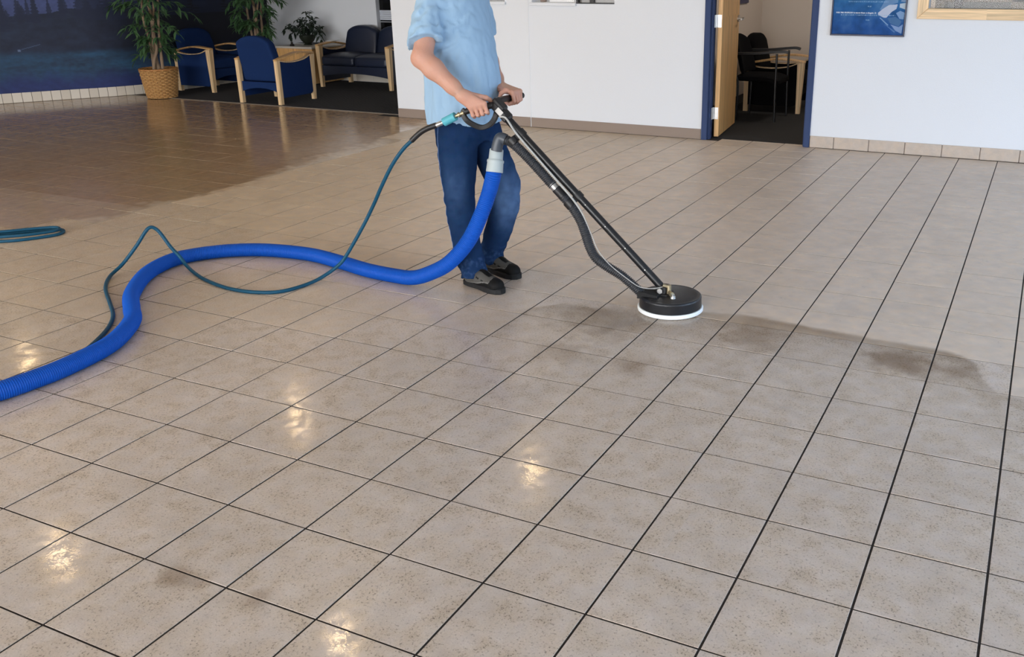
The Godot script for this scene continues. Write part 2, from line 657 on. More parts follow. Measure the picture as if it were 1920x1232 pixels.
			mac[i * 3 + 2] = clampi(int(255 * col.z * k), 0, 255)
	IMG.macro = tex(Image.create_from_data(w, h, false, Image.FORMAT_RGB8, mac))
	make_mural()
	make_poster()
	M.white = mat(C8(222, 226, 231), 0.75)
	M.white.heightmap_enabled = true
	M.white.heightmap_texture = bump_tex(0.08, 256, 4)
	M.white.heightmap_scale = 0.06
	M.white.uv1_triplanar = true
	M.white.uv1_scale = Vector3(3, 3, 3)
	M.ceil = mat(C8(225, 223, 218), 0.9)
	M.oak = woodmat(C8(206, 165, 112), 0.35)
	M.paleoak = woodmat(C8(222, 192, 150), 0.4)
	M.maple = woodmat(C8(208, 164, 108), 0.45)
	M.navy = fabric(C8(27, 48, 90), 0.9, 60, 0.0)
	M.navy.metallic_specular = 0.2
	M.vinyl = mat(C8(24, 34, 56), 0.42)
	M.blackfab = fabric(C8(14, 14, 16), 0.95, 60, 0.0)
	M.blackfab.metallic_specular = 0.2
	M.black = mat(C8(22, 22, 24), 0.45)
	M.blackgloss = mat(C8(20, 21, 24), 0.32)
	M.steel = mat(C8(200, 200, 198), 0.3, 0.95)
	M.brass = mat(C8(176, 162, 132), 0.4, 0.8)
	M.framblue = mat(C8(62, 76, 110), 0.7)
	M.framblue.metallic_specular = 0.2
	M.bb = mat(C8(206, 192, 178), 0.5)
	M.bb.albedo_texture = IMG.soft
	M.bb.albedo_color = Color(0.86, 0.855, 0.85)
	M.bb.uv1_triplanar = true
	M.bb.uv1_scale = Vector3(0.8, 0.8, 0.8)
	M.cove = mat(C8(142, 126, 114), 0.6)
	M.carpet = mat(C8(36, 36, 37), 1.0)
	M.leaf = mat(C8(62, 94, 58), 0.42)
	M.leaf.backlight_enabled = true
	M.leaf.backlight = Color(0.1, 0.16, 0.05)
	M.leafdark = mat(C8(34, 48, 36), 0.5)
	M.bark = woodmat(C8(136, 116, 96), 0.85)
	M.glass = mat(Color(1, 1, 1, 0.06), 0.03)
	M.glass.metallic_specular = 0.22
	M.glass.transparency = BaseMaterial3D.TRANSPARENCY_ALPHA


func make_mural() -> void:   # printed night landscape: hazy sky, conifer ridge, meadow
	var w := 1024
	var h := 400
	var im := Image.create(w, h, false, Image.FORMAT_RGB8)
	var f := noise(31, 0.012, 5)
	var g := noise(32, 0.09, 3)
	var ridge := PackedFloat32Array()
	ridge.resize(w)
	for x in w:
		ridge[x] = 0.335 + 0.09 * smoothstep(0.25, 0.95, float(x) / w) + 0.03 * f.get_noise_2d(x * 0.6, 900)
	# conifers: [centre u, base v, height, half width]
	var r2 := RandomNumberGenerator.new()
	r2.seed = 5
	var trees := []
	for k in 70:
		var u := r2.randf()
		trees.append([u, r2.randf_range(0.0, 0.02), r2.randf_range(0.03, 0.09), r2.randf_range(0.004, 0.008)])
	for s in [[0.40, 0.3, 0.02], [0.47, 0.25, 0.012], [0.518, 0.17, 0.007], [0.545, 0.38, 0.014], [0.553, 0.2, 0.008], [0.588, 0.10, 0.004], [0.597, 0.145, 0.005], [0.632, 0.11, 0.005], [0.66, 0.2, 0.012], [0.675, 0.3, 0.016], [0.70, 0.34, 0.018], [0.3, 0.2, 0.02], [0.2, 0.3, 0.025], [0.80, 0.32, 0.03], [0.87, 0.36, 0.03], [0.95, 0.33, 0.03]]:
		trees.append([s[0], 0.02, s[1], s[2]])
	var tall := PackedFloat32Array()
	for y in h:
		var v := 1.0 - (y + 0.5) / h      # 0 at the floor
		for x in w:
			var u := (x + 0.5) / w
			var c := Vector3(60, 72, 116).lerp(Vector3(80, 94, 142), clampf((v - 0.3) * 1.3 + 0.35 * f.get_noise_2d(x, y * 2.0), 0, 1))
			c = c.lerp(Vector3(46, 54, 96), smoothstep(0.62, 0.98, u))
			if v < ridge[x]:
				c = Vector3(34, 46, 70).lerp(Vector3(20, 28, 48), smoothstep(0.4, 0.9, u + 0.2 * f.get_noise_2d(x * 2, y * 3)))
			if v < 0.235:
				var mead := smoothstep(0.235, 0.20, v) * clampf(0.75 + 0.7 * f.get_noise_2d(x * 0.7, y * 3.0) + 0.25 * g.get_noise_2d(x, y * 2), 0, 1.1)
				c = c.lerp(Vector3(36, 74, 104), mead)
				c = c.lerp(Vector3(34, 48, 98), smoothstep(0.15, 0.06, v + 0.03 * f.get_noise_2d(x * 2, y)))
			c = c.lerp(Vector3(12, 15, 28), 0.8 * smoothstep(0.66, 0.80, u + 0.03 * f.get_noise_2d(x * 2, y * 2)) * smoothstep(0.12, 0.24, v))  # picture turns near black towards its right end, above the meadow
			c *= 1.0 + 0.10 * g.get_noise_2d(x * 0.8, y * 0.8)
			im.set_pixel(x, y, Color(c.x / 255, c.y / 255, c.z / 255))
	for t in trees:
		var cx := int(t[0] * w)
		var hw: float = t[3] * w
		for y in h:
			var v := 1.0 - (y + 0.5) / h
			var b: float = ridge[clampi(cx, 0, w - 1)] - t[1]
			var k: float = (v - b) / t[2]
			if k < -0.1 or k > 1.0: continue
			var half := hw * (1.0 - k) * (0.65 + 0.5 * absf(sin(y * 0.55 + cx)) + 0.25 * g.get_noise_2d(cx, y * 5))
			for x in range(maxi(0, int(cx - half)), mini(w, int(cx + half) + 1)):
				im.set_pixel(x, y, im.get_pixel(x, y).lerp(Color(0.10, 0.14, 0.24), 0.8))
	# the pale cabin and fence far off on the meadow
	for k in 26:
		im.set_pixel(int(0.571 * w) + k, int(h * 0.765 - k * 0.3), Color(0.3, 0.36, 0.48))
	for x in 4:
		for y in 4:
			im.set_pixel(int(0.566 * w) + x, int(h * 0.767) + y, Color(0.36, 0.42, 0.54))
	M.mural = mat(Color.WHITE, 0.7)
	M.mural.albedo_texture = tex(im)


func poly_fill(im: Image, pts: Array, c: Color) -> void:
	var pp := PackedVector2Array(pts)
	var r := Rect2(pp[0], Vector2.ZERO)
	for p in pp: r = r.expand(p)
	for y in range(maxi(0, int(r.position.y)), mini(im.get_height(), int(r.end.y) + 1)):
		for x in range(maxi(0, int(r.position.x)), mini(im.get_width(), int(r.end.x) + 1)):
			if Geometry2D.is_point_in_polygon(Vector2(x, y), pp):
				im.set_pixel(x, y, im.get_pixel(x, y).lerp(c, c.a))


func make_poster() -> void:   # lower part of a blue print with pale reflected shapes painted in on its right
	var w := 300
	var h := 420
	var im := Image.create(w, h, false, Image.FORMAT_RGB8)
	var f := noise(41, 0.012, 4)
	for y in h:
		for x in w:
			var k := f.get_noise_2d(x, y)
			var c := Color(0.21, 0.47, 0.68).lerp(Color(0.16, 0.36, 0.62), smoothstep(h * 0.6, h, y))
			c = c.lightened(clampf(k * 0.22, 0, 0.3)).darkened(clampf(-k * 0.25, 0, 0.3))
			im.set_pixel(x, y, c)
	var o := Vector2(0, h - 140)
	var S := func(l: Array) -> Array:
		var r := []
		for q in l: r.append(Vector2((q[0] - 205.0) / 1455.0 * w, o.y + q[1] / 690.0 * 140.0))
		return r
	poly_fill(im, S.call([[1250, 0], [1500, 0], [1500, 60], [1400, 90], [1200, 200], [1150, 200]]), Color(0.55, 0.68, 0.82, 0.8))
	poly_fill(im, S.call([[1120, 260], [1200, 190], [1330, 105], [1500, 90], [1480, 180], [1390, 240], [1300, 350], [1240, 350], [1130, 300]]), Color(0.88, 0.9, 0.94, 0.95))
	poly_fill(im, S.call([[1540, 80], [1660, 60], [1660, 190], [1540, 150]]), Color(0.85, 0.9, 0.92, 0.95))
	poly_fill(im, S.call([[1560, 0], [1660, 0], [1660, 50], [1560, 40]]), Color(0.6, 0.7, 0.82, 0.9))
	poly_fill(im, S.call([[1480, 260], [1560, 215], [1655, 250], [1640, 380], [1560, 370]]), Color(0.62, 0.74, 0.87, 0.9))
	poly_fill(im, S.call([[1320, 360], [1480, 330], [1610, 420], [1560, 520], [1380, 460]]), Color(0.36, 0.52, 0.68, 0.9))
	poly_fill(im, S.call([[1390, 480], [1560, 530], [1640, 470], [1625, 660], [1500, 600]]), Color(0.64, 0.74, 0.88, 0.9))
	poly_fill(im, S.call([[1150, 350], [1180, 350], [1350, 490], [1340, 510]]), Color(0.62, 0.75, 0.88, 0.9))
	poly_fill(im, S.call([[1260, 470], [1300, 490], [1500, 620], [1480, 640]]), Color(0.45, 0.6, 0.78, 0.8))
	# worn lines of small print that cannot be read
	var r2 := RandomNumberGenerator.new()
	r2.seed = 3
	for row in [[40, 510, 1320, 4], [0, 300, 1000, 3], [305, 370, 1480, 4], [130, 910, 980, 5], [396, 890, 970, 5]]:
		var x := 0.0
		var x1: float = (row[1] - 205.0) / 1455.0 * w
		var x2: float = (row[2] - 205.0) / 1455.0 * w
		x = x1
		while x < x2:
			var step := r2.randf_range(3, 9)
			var y0: int = int(o.y + row[0] / 690.0 * 140.0)
			for xx in range(int(x), int(minf(x + step, x2))):
				for yy in row[3]:
					if r2.randf() < 0.62: im.set_pixel(clampi(xx, 0, w - 1), clampi(y0 + yy, 0, h - 1), Color(0.68, 0.82, 0.92))
			x += step + 2
	M.poster = mat(Color(0.82, 0.84, 0.88), 0.6)
	M.poster.metallic_specular = 0.25
	M.poster.albedo_texture = tex(im)


# ---------------------------------------------------------------- room
func slab(mb: MB, x0: float, x1: float, y0: float, y1: float, z0: float, z1: float, bev := 0.0) -> void:
	mb.box(at(Vector3((x0 + x1) / 2, (y0 + y1) / 2, (z0 + z1) / 2)), Vector3(x1 - x0, y1 - y0, z1 - z0), bev)


func build_room() -> void:
	var m := MB.new()
	slab(m, -11.4, 6.4, CEIL, CEIL + 0.2, -11.0, 9.3)
	var c := shell("ceiling", "plain white ceiling over the whole lobby", "ceiling")
	put("ceiling_board", m, M.ceil, c)
	m = MB.new()   # front wall with the big shop windows
	slab(m, -11.4, -9.72, 0, CEIL, 9.0, 9.2); slab(m, 5.1, 6.2, 0, CEIL, 9.0, 9.2)
	slab(m, -9.72, 5.1, 0, 0.15, 9.0, 9.2); slab(m, -9.72, 5.1, 2.55, CEIL, 9.0, 9.2)
	var wf := shell("wall_front", "white wall behind the viewer with tall shop windows", "wall")
	put("wall_face", m, M.white, wf)
	m = MB.new()
	for k in 12: slab(m, -9.72 + 1.34 * k, -9.65 + 1.34 * k, 0.15, 2.55, 9.06, 9.14)
	var w1 := shell("window_1", "row of tall shop window panes behind the viewer", "window")
	put("window_frame", m, M.steel, w1)
	for k in 11:
		var g := MB.new()
		slab(g, -9.65 + 1.34 * k, -8.38 + 1.34 * k, 0.15, 2.55, 9.095, 9.101)
		put("pane", g, M.glass, w1)
	m = MB.new()   # right wall
	slab(m, 6.0, 6.2, 0, CEIL, -10.6, -6.1); slab(m, 6.0, 6.2, 0, CEIL, 1.6, 9.0)
	slab(m, 6.0, 6.2, 0, 0.2, -6.1, 1.6); slab(m, 6.0, 6.2, 2.5, CEIL, -6.1, 1.6)
	var wr := shell("wall_right", "white side wall with tall windows, right of the lobby", "wall")
	put("wall_face", m, M.white, wr)
	var w2 := shell("window_2", "tall panes in the right side wall of the lobby", "window")
	m = MB.new()
	for k in 7: slab(m, 6.06, 6.14, 0.2, 2.5, -6.1 + 1.27 * k, -6.03 + 1.27 * k)
	put("window_frame", m, M.steel, w2)
	for k in 6:
		var g := MB.new()
		slab(g, 6.095, 6.101, 0.2, 2.5, -6.03 + 1.27 * k, -4.83 + 1.27 * k)
		put("pane", g, M.glass, w2)
	m = MB.new()
	slab(m, -11.2, -11.0, 0, CEIL, -2.2, 9.0)
	var wl := shell("wall_left", "plain white wall at the far left of the lobby", "wall")
	put("wall_face", m, M.white, wl)


# pixel that a point falls on, to rank the floor tiles by how large they show
func pixel(p: Vector3) -> Vector3:
	var q := Basis.from_euler(CAM_ROT).inverse() * (p - CAM_POS)
	if q.z > -0.05: return Vector3(-9999, -9999, 0)
	return Vector3(PPX + FOC * q.x / -q.z, PPY - FOC * q.y / -q.z, -q.z)


func floor_tile(mb: MB, x0: float, x1: float, z0: float, z1: float, g: RandomNumberGenerator) -> void:
	var e := 0.0006
	var hh := [0.0, 0.0, 0.0, 0.0]
	var t1 := g.randf_range(-0.0006, 0.0006)
	var t2 := g.randf_range(-0.0006, 0.0006)
	var y := g.randf_range(-0.0003, 0.0003)
	hh[0] = y - t1 - t2; hh[1] = y + t1 - t2; hh[2] = y + t1 + t2; hh[3] = y - t1 + t2
	var P := [Vector2(x0, z1), Vector2(x1, z1), Vector2(x1, z0), Vector2(x0, z0)]
	var mid := Vector2((x0 + x1) / 2, (z0 + z1) / 2)
	var o := Vector2(g.randf(), g.randf())
	var rot := g.randi() % 4
	var UV := func(p: Vector2) -> Vector2:
		var l := (p - mid).rotated(rot * PI / 2)
		return o + l / 1.44
	var top := []
	var rimv := []
	var low := []
	for k in 4:
		var s := Vector2(signf(P[k].x - mid.x), signf(P[k].y - mid.y))
		var i: Vector2 = P[k] - s * e
		top.append(Vector3(i.x, hh[k], i.y))
		rimv.append(Vector3(P[k].x, hh[k] - e, P[k].y))
		low.append(Vector3(P[k].x, -0.008, P[k].y))
	var f := mb.v.size()
	mb.quad(top[0], top[1], top[2], top[3])
	for k in 4:
		var j := (k + 1) % 4
		mb.quad(rimv[k], rimv[j], top[j], top[k])
		mb.quad(low[k], low[j], rimv[j], rimv[k])
	for k in range(f, mb.v.size()):
		var p := Vector2(mb.v[k].x, mb.v[k].z)
		mb.uv[k] = UV.call(p)
		mb.uv2.push_back(Vector2((p.x - MX0) / MW, (p.y - MZ0) / MH))


func tile_mat(c: Texture2D, rough: float, bump: float, tint := Color.WHITE, spec := 0.5) -> StandardMaterial3D:
	var m := mat(tint, rough)
	m.albedo_texture = c
	m.roughness_texture = IMG.stone_hg
	m.roughness_texture_channel = BaseMaterial3D.TEXTURE_CHANNEL_GREEN
	m.metallic_specular = spec
	if bump > 0:
		m.heightmap_enabled = true
		m.heightmap_texture = IMG.stone_hg
		m.heightmap_scale = bump
	m.detail_enabled = true
	m.detail_blend_mode = BaseMaterial3D.BLEND_MODE_MUL
	m.detail_albedo = IMG.macro
	m.detail_uv_layer = BaseMaterial3D.DETAIL_UV_2
	return m


func build_floor() -> void:
	var fl := shell("floor", "beige stone-look ceramic floor tiles with dark joints, partly wet", "floor")
	var mats := [tile_mat(IMG.stone, 0.80, 0.16), tile_mat(IMG.soft, 0.85, 0.04), tile_mat(IMG.soft, 0.28, 0.05), tile_mat(IMG.mid, 0.80, 0.06)]
	for k in [0, 3]:   # a film of water on the washed tiles
		mats[k].clearcoat_enabled = true; mats[k].clearcoat = 0.62 if k == 0 else 0.4; mats[k].clearcoat_roughness = 0.13
		mats[k].clearcoat_texture = IMG.coat
	var g := MB.new()
	slab(g, -11.2, 6.0, -0.2, -0.0018, -7.13, 9.0)
	put("grout", g, mat(C8(34, 27, 23), 0.95), fl)
	var list := []
	for i in range(-37, 20):
		for j in range(-30, 24):
			var x0 := i * T + 0.0034
			var x1 := (i + 1) * T - 0.0034
			var z1 := -j * T - 0.0030
			var z0 := -(j + 1) * T + 0.0030
			var cx := (x0 + x1) / 2
			var back := -7.125 if x1 < -3.7 or (x0 > -0.3 and x1 < 0.95) else -6.985
			if z1 < back + 0.02 or z1 > 9.0 or x1 > 6.0: continue
			z0 = maxf(z0, back)
			if x0 < mural_x((z0 + z1) / 2) - 0.3: continue
			var p := pixel(Vector3(cx, 0, (z0 + z1) / 2))
			var seen := p.x > -130 and p.x < 2050 and p.y > -20 and p.y < 1350
			list.append([p.z if seen else 1000.0 + absf(cx), x0, x1, z0, z1])
	list.sort_custom(func(a, b): return a[0] < b[0])
	var rest := [MB.new(), MB.new(), MB.new(), MB.new()]
	var gr := RandomNumberGenerator.new()
	gr.seed = 77
	for k in list.size():
		var t: Array = list[k]
		var cx: float = (t[1] + t[2]) / 2
		var cz: float = (t[3] + t[4]) / 2
		var cls := 1
		if cx < shiny_x(cz) + 0.05 and cz < -2.2: cls = 2
		elif cz > arc_z(cx) - 0.02 and (cx > 0.6 or cz > -1.75 + 0.25 * (cx - 0.6)): cls = 0
		elif cx < 0.75 and cz > -2.7 - 0.25 * sin(cx * 2.0): cls = 3
		if k < 300:
			var m := MB.new()
			floor_tile(m, t[1], t[2], t[3], t[4], gr)
			put("tile", m, mats[cls], fl)
		else:
			floor_tile(rest[cls], t[1], t[2], t[3], t[4], gr)
	var am := ArrayMesh.new()
	var used := []
	for k in 4:
		if rest[k].v.size() == 0: continue
		var one: ArrayMesh = rest[k].mesh()
		am.add_surface_from_arrays(Mesh.PRIMITIVE_TRIANGLES, one.surface_get_arrays(0))
		used.append(mats[k])
	var o := MeshInstance3D.new()
	o.name = "tiles"; o.mesh = am
	for k in used.size(): o.set_surface_override_material(k, used[k])
	o.set_meta("kind", "stuff")
	fl.add_child(o, true)


# ---------------------------------------------------------------- the white wall with door, windows, poster
func build_walls() -> void:
	var zb := WALL_Z - 0.14
	var m := MB.new()
	var W := func(x0, x1, y0, y1): slab(m, x0, x1, y0, y1, zb, WALL_Z)
	W.call(-3.70, -2.62, 0, CEIL)
	W.call(-2.62, -2.29, 0, 1.232); W.call(-2.62, -2.29, 2.0, CEIL)
	W.call(-2.29, -1.98, 0, CEIL)
	W.call(-1.98, -1.084, 0, 1.222); W.call(-1.98, -1.084, 2.0, CEIL)
	W.call(-1.084, -0.125, 0, CEIL)
	W.call(-0.125, 0.815, 2.12, CEIL)
	W.call(0.815, 1.75, 0, CEIL)
	W.call(1.75, 3.6, 0, 1.205); W.call(1.75, 3.6, 2.1, CEIL)
	W.call(3.6, 6.0, 0, CEIL)
	var wb := shell("wall_back", "long white lobby wall behind the man, with door and windows", "wall")
	put("wall_face", m, M.white, wb)
	m = MB.new()
	m.box(at(Vector3(-2.025, 1.4, WALL_Z + 0.002)), Vector3(0.012, 2.6, 0.006), 0.002)
	var t1 := put("trim_1", m, M.white)
	struct(t1); t1.set_meta("label", "thin vertical joint bead in the white wall behind the man"); t1.set_meta("category", "trim")
	# cove base left of the door, one piece each side of the bead
	m = MB.new()
	var bl := shell("baseboard_left", "plain tan cove base along the wall left of the door", "baseboard")
	for s in [[-3.70, -2.03], [-2.02, -0.178]]:
		m = MB.new()
		slab(m, s[0], s[1], 0.0, 0.098, WALL_Z, WALL_Z + 0.008, 0.003)
		put("cove_strip", m, M.cove, bl)
	# tile base right of the door
	var br := shell("baseboard_right", "row of beige base tiles along the wall right of the door", "baseboard")
	var xs := [0.864, 1.08]
	while xs[-1] < 6.0: xs.append(xs[-1] + 0.3075)
	m = MB.new()
	slab(m, 0.864, 6.0, 0.0, 0.104, WALL_Z, WALL_Z + 0.006)
	put("grout", m, mat(C8(84, 74, 66), 0.9), br)
	for k in xs.size() - 1:
		m = MB.new()
		slab(m, xs[k] + 0.0022, minf(xs[k + 1], 6.0) - 0.0022, 0.003, 0.107, WALL_Z + 0.0, WALL_Z + 0.010, 0.003)
		put("tile", m, M.bb, br)
	# door frame, leaf, hinges, lever
	var d := shell("door_1", "open wooden door in a blue steel frame leading to the small office", "door")
	m = MB.new()
	for s in [[-0.172, -0.118], [0.808, 0.862]]: slab(m, s[0], s[1], 0, 2.17, WALL_Z - 0.155, WALL_Z + 0.015, 0.003)
	slab(m, -0.118, 0.808, 2.116, 2.17, WALL_Z - 0.155, WALL_Z + 0.015, 0.003)
	put("door_frame", m, M.framblue, d)
	m = MB.new()
	for s in [[-0.118, -0.104], [0.794, 0.808]]: slab(m, s[0], s[1], 0, 2.116, WALL_Z - 0.085, WALL_Z - 0.025, 0.002)
	slab(m, -0.104, 0.794, 2.102, 2.116, WALL_Z - 0.085, WALL_Z - 0.025, 0.002)
	put("door_stop", m, M.framblue, d)
	var hinge := Vector3(-0.088, 0, WALL_Z - 0.115)
	var lb := Basis(Vector3.UP, deg_to_rad(7.0))   # the leaf swings into the office, a little past square
	m = MB.new()
	m.box(at(hinge + lb * Vector3(0.022, 1.055, -0.44), lb), Vector3(0.044, 2.08, 0.88), 0.002)
	var leaf := put("door_leaf", m, M.maple, d)
	for y in [0.237, 1.08, 1.9]:
		m = MB.new()
		m.box(at(hinge + Vector3(-0.012, y, 0.030)), Vector3(0.003, 0.112, 0.05), 0.0008)
		m.box(at(hinge + lb * Vector3(0.018, y, 0.001), lb), Vector3(0.036, 0.112, 0.004), 0.0008)
		cyl(m, hinge + Vector3(-0.008, y - 0.056, 0.006), hinge + Vector3(-0.008, y + 0.056, 0.006), 0.007)
		for k in 3: m.box(at(hinge + lb * Vector3(0.020 + 0.006 * (k % 2), y - 0.035 + 0.035 * k, 0.004), lb), Vector3(0.006, 0.006, 0.003), 0.001)
		put("hinge", m, M.steel, d)
	m = MB.new()
	var hp := hinge + lb * Vector3(0.044, 1.065, -0.81)
	cyl(m, hp, hp + lb * Vector3(0.012, 0, 0), 0.033)
	cyl(m, hp, hp + lb * Vector3(0.06, 0, 0), 0.011)
	m.tube(bez([hp + lb * Vector3(0.055, 0, 0), hp + lb * Vector3(0.06, 0, 0.02), hp + lb * Vector3(0.058, -0.004, 0.06), hp + lb * Vector3(0.055, -0.004, 0.115)], 6), same(0.009, 19), 10)
	put("door_handle", m, M.steel, d)
	# small windows left of the door
	build_small_windows()
	# poster
	var p := thing("framed_poster", "blue printed poster in a thin navy frame on the white wall right of the door", "poster", Vector3(1.286, 0.988, WALL_Z))
	m = MB.new()
	slab(m, -0.31, 0.31, 0.0, 0.014, 0.002, 0.024, 0.002); slab(m, -0.31, 0.31, 0.876, 0.89, 0.002, 0.024, 0.002)
	slab(m, -0.31, -0.298, 0.014, 0.876, 0.002, 0.024, 0.002); slab(m, 0.298, 0.31, 0.014, 0.876, 0.002, 0.024, 0.002)
	put("frame", m, mat(C8(14, 24, 58), 0.35), p)
	m = MB.new()
	m.quad(Vector3(-0.298, 0.014, 0.012), Vector3(0.298, 0.014, 0.012), Vector3(0.298, 0.876, 0.012), Vector3(-0.298, 0.876, 0.012), Vector2(0, 1), Vector2(1, 1), Vector2(1, 0), Vector2(0, 0))
	m.quad(Vector3(0.298, 0.014, 0.004), Vector3(-0.298, 0.014, 0.004), Vector3(-0.298, 0.876, 0.004), Vector3(0.298, 0.876, 0.004))
	put("print", m, M.poster, p)
	var tx := TextMesh.new()
	var sf := SystemFont.new()
	sf.font_names = PackedStringArray(["Droid Sans"])
	sf.font_weight = 700
	tx.font = sf
	tx.text = "FOR THE PEOPLE\u00ae is more than a slogan. It"
	tx.font_size = 16; tx.pixel_size = 0.001; tx.depth = 0.001
	tx.horizontal_alignment = HORIZONTAL_ALIGNMENT_LEFT
	var o := put("lettering", tx, mat(C8(225, 236, 244), 0.6), p)
	var wd: float = tx.get_aabb().size.x
	var k: float = 0.335 / maxf(wd, 0.01)
	o.scale = Vector3(k, k * 1.0, 1)
	o.position = Vector3(-0.272, 0.19, 0.0128)
	# oak framed window at the right
	var w := shell("window_3", "oak framed interior window at the right end of the white wall", "window")
	var fr := 0.085
	var x0 := 1.682
	for side in 2:
		m = MB.new()
		var xa := x0 if side == 0 else 3.66
		var pts := PackedVector2Array([Vector2(xa, 1.137), Vector2(xa + fr, 1.137 + fr), Vector2(xa + fr, 2.1), Vector2(xa, 2.1 + fr)]) if side == 0 else PackedVector2Array([Vector2(xa, 1.137), Vector2(xa, 2.1 + fr), Vector2(xa - fr, 2.1), Vector2(xa - fr, 1.137 + fr)])
		m.extrude(pts, 0.024, at(Vector3(0, 0, WALL_Z)), 0.004)
		put("frame_board", m, M.paleoak, w)
	var lying := woodmat(C8(222, 192, 150), 0.4, true)
	for side in 2:
		m = MB.new()
		var pts := PackedVector2Array([Vector2(x0, 1.137), Vector2(3.66, 1.137), Vector2(3.66 - fr, 1.137 + fr), Vector2(x0 + fr, 1.137 + fr)]) if side == 0 else PackedVector2Array([Vector2(x0, 2.1 + fr), Vector2(x0 + fr, 2.1), Vector2(3.66 - fr, 2.1), Vector2(3.66, 2.1 + fr)])
		m.extrude(pts, 0.024, at(Vector3(0, 0, WALL_Z)), 0.004)
		put("frame_board", m, lying, w)
	m = MB.new()
	slab(m, 1.75, 1.764, 1.205, 2.1, zb, WALL_Z + 0.002); slab(m, 3.586, 3.6, 1.205, 2.1, zb, WALL_Z + 0.002); slab(m, 1.764, 3.586, 1.205, 1.216, zb, WALL_Z + 0.002)
	put("jamb_lining", m, M.white, w)
	m = MB.new()
	slab(m, 1.764, 3.586, 1.216, 2.1, WALL_Z - 0.075, WALL_Z - 0.069)
	put("pane", m, M.glass, w)


func build_small_windows() -> void:
	var zb := WALL_Z - 0.14
	var w := shell("window_4", "small pass-through window with white sill behind the man", "window")
	var m := MB.new()
	slab(m, -2.64, -2.275, 1.205, 1.234, zb, WALL_Z + 0.03, 0.004)
	put("window_sill", m, M.white, w)
	m = MB.new()
	slab(m, -2.62, -2.29, 1.234, 2.0, WALL_Z - 0.08, WALL_Z - 0.075)
	put("pane", m, M.glass, w)
	w = shell("window_5", "wider pass-through window with white sill in the white wall", "window")
	m = MB.new()
	slab(m, -1.995, -1.486, 1.200, 1.230, zb, WALL_Z + 0.03, 0.004)
	put("window_sill", m, M.white, w)
	m = MB.new()
	slab(m, -1.98, -1.49, 1.230, 2.0, WALL_Z - 0.08, WALL_Z - 0.075)
	put("pane", m, M.glass, w)
	w = shell("window_6", "black framed window between the white sill and the office door", "window")
	m = MB.new()
	slab(m, -1.49, -1.084, 1.222, 1.232, zb, WALL_Z + 0.004); slab(m, -1.49, -1.47, 1.232, 2.0, zb, WALL_Z)
	slab(m, -1.355, -1.31, 1.232, 2.0, WALL_Z - 0.06, WALL_Z - 0.02)
	put("window_frame", m, M.black, w)
	for s in [[-1.47, -1.355], [-1.31, -1.084]]:
		m = MB.new()
		slab(m, s[0], s[1], 1.232, 2.0, WALL_Z - 0.05, WALL_Z - 0.044)
		put("pane", m, mat(C8(128, 126, 122), 0.2), w)
	# what lies on the ledge behind the second one
	var b := thing("box_file", "small brown box standing behind the white window sill", "box", Vector3(-1.905, 1.23, WALL_Z - 0.11))
	m = MB.new()
	m.box(at(Vector3(0, 0.06, 0)), Vector3(0.055, 0.12, 0.045), 0.004)
	put("body", m, mat(C8(120, 92, 70), 0.7), b)
	m = MB.new()
	m.box(at(Vector3(0, 0.123, 0)), Vector3(0.059, 0.012, 0.048), 0.003)
	put("lid", m, mat(C8(104, 80, 62), 0.7), b)
	var pp := thing("paper_sheet", "white notice sheet standing behind the white window sill", "paper", Vector3(-1.70, 1.23, WALL_Z - 0.115))
	m = MB.new()
	m.box(at(Vector3(0, 0.14, 0), Basis(Vector3.RIGHT, -0.08)), Vector3(0.27, 0.28, 0.003), 0.001)
	put("sheet", m, mat(C8(245, 246, 248), 0.7), pp)


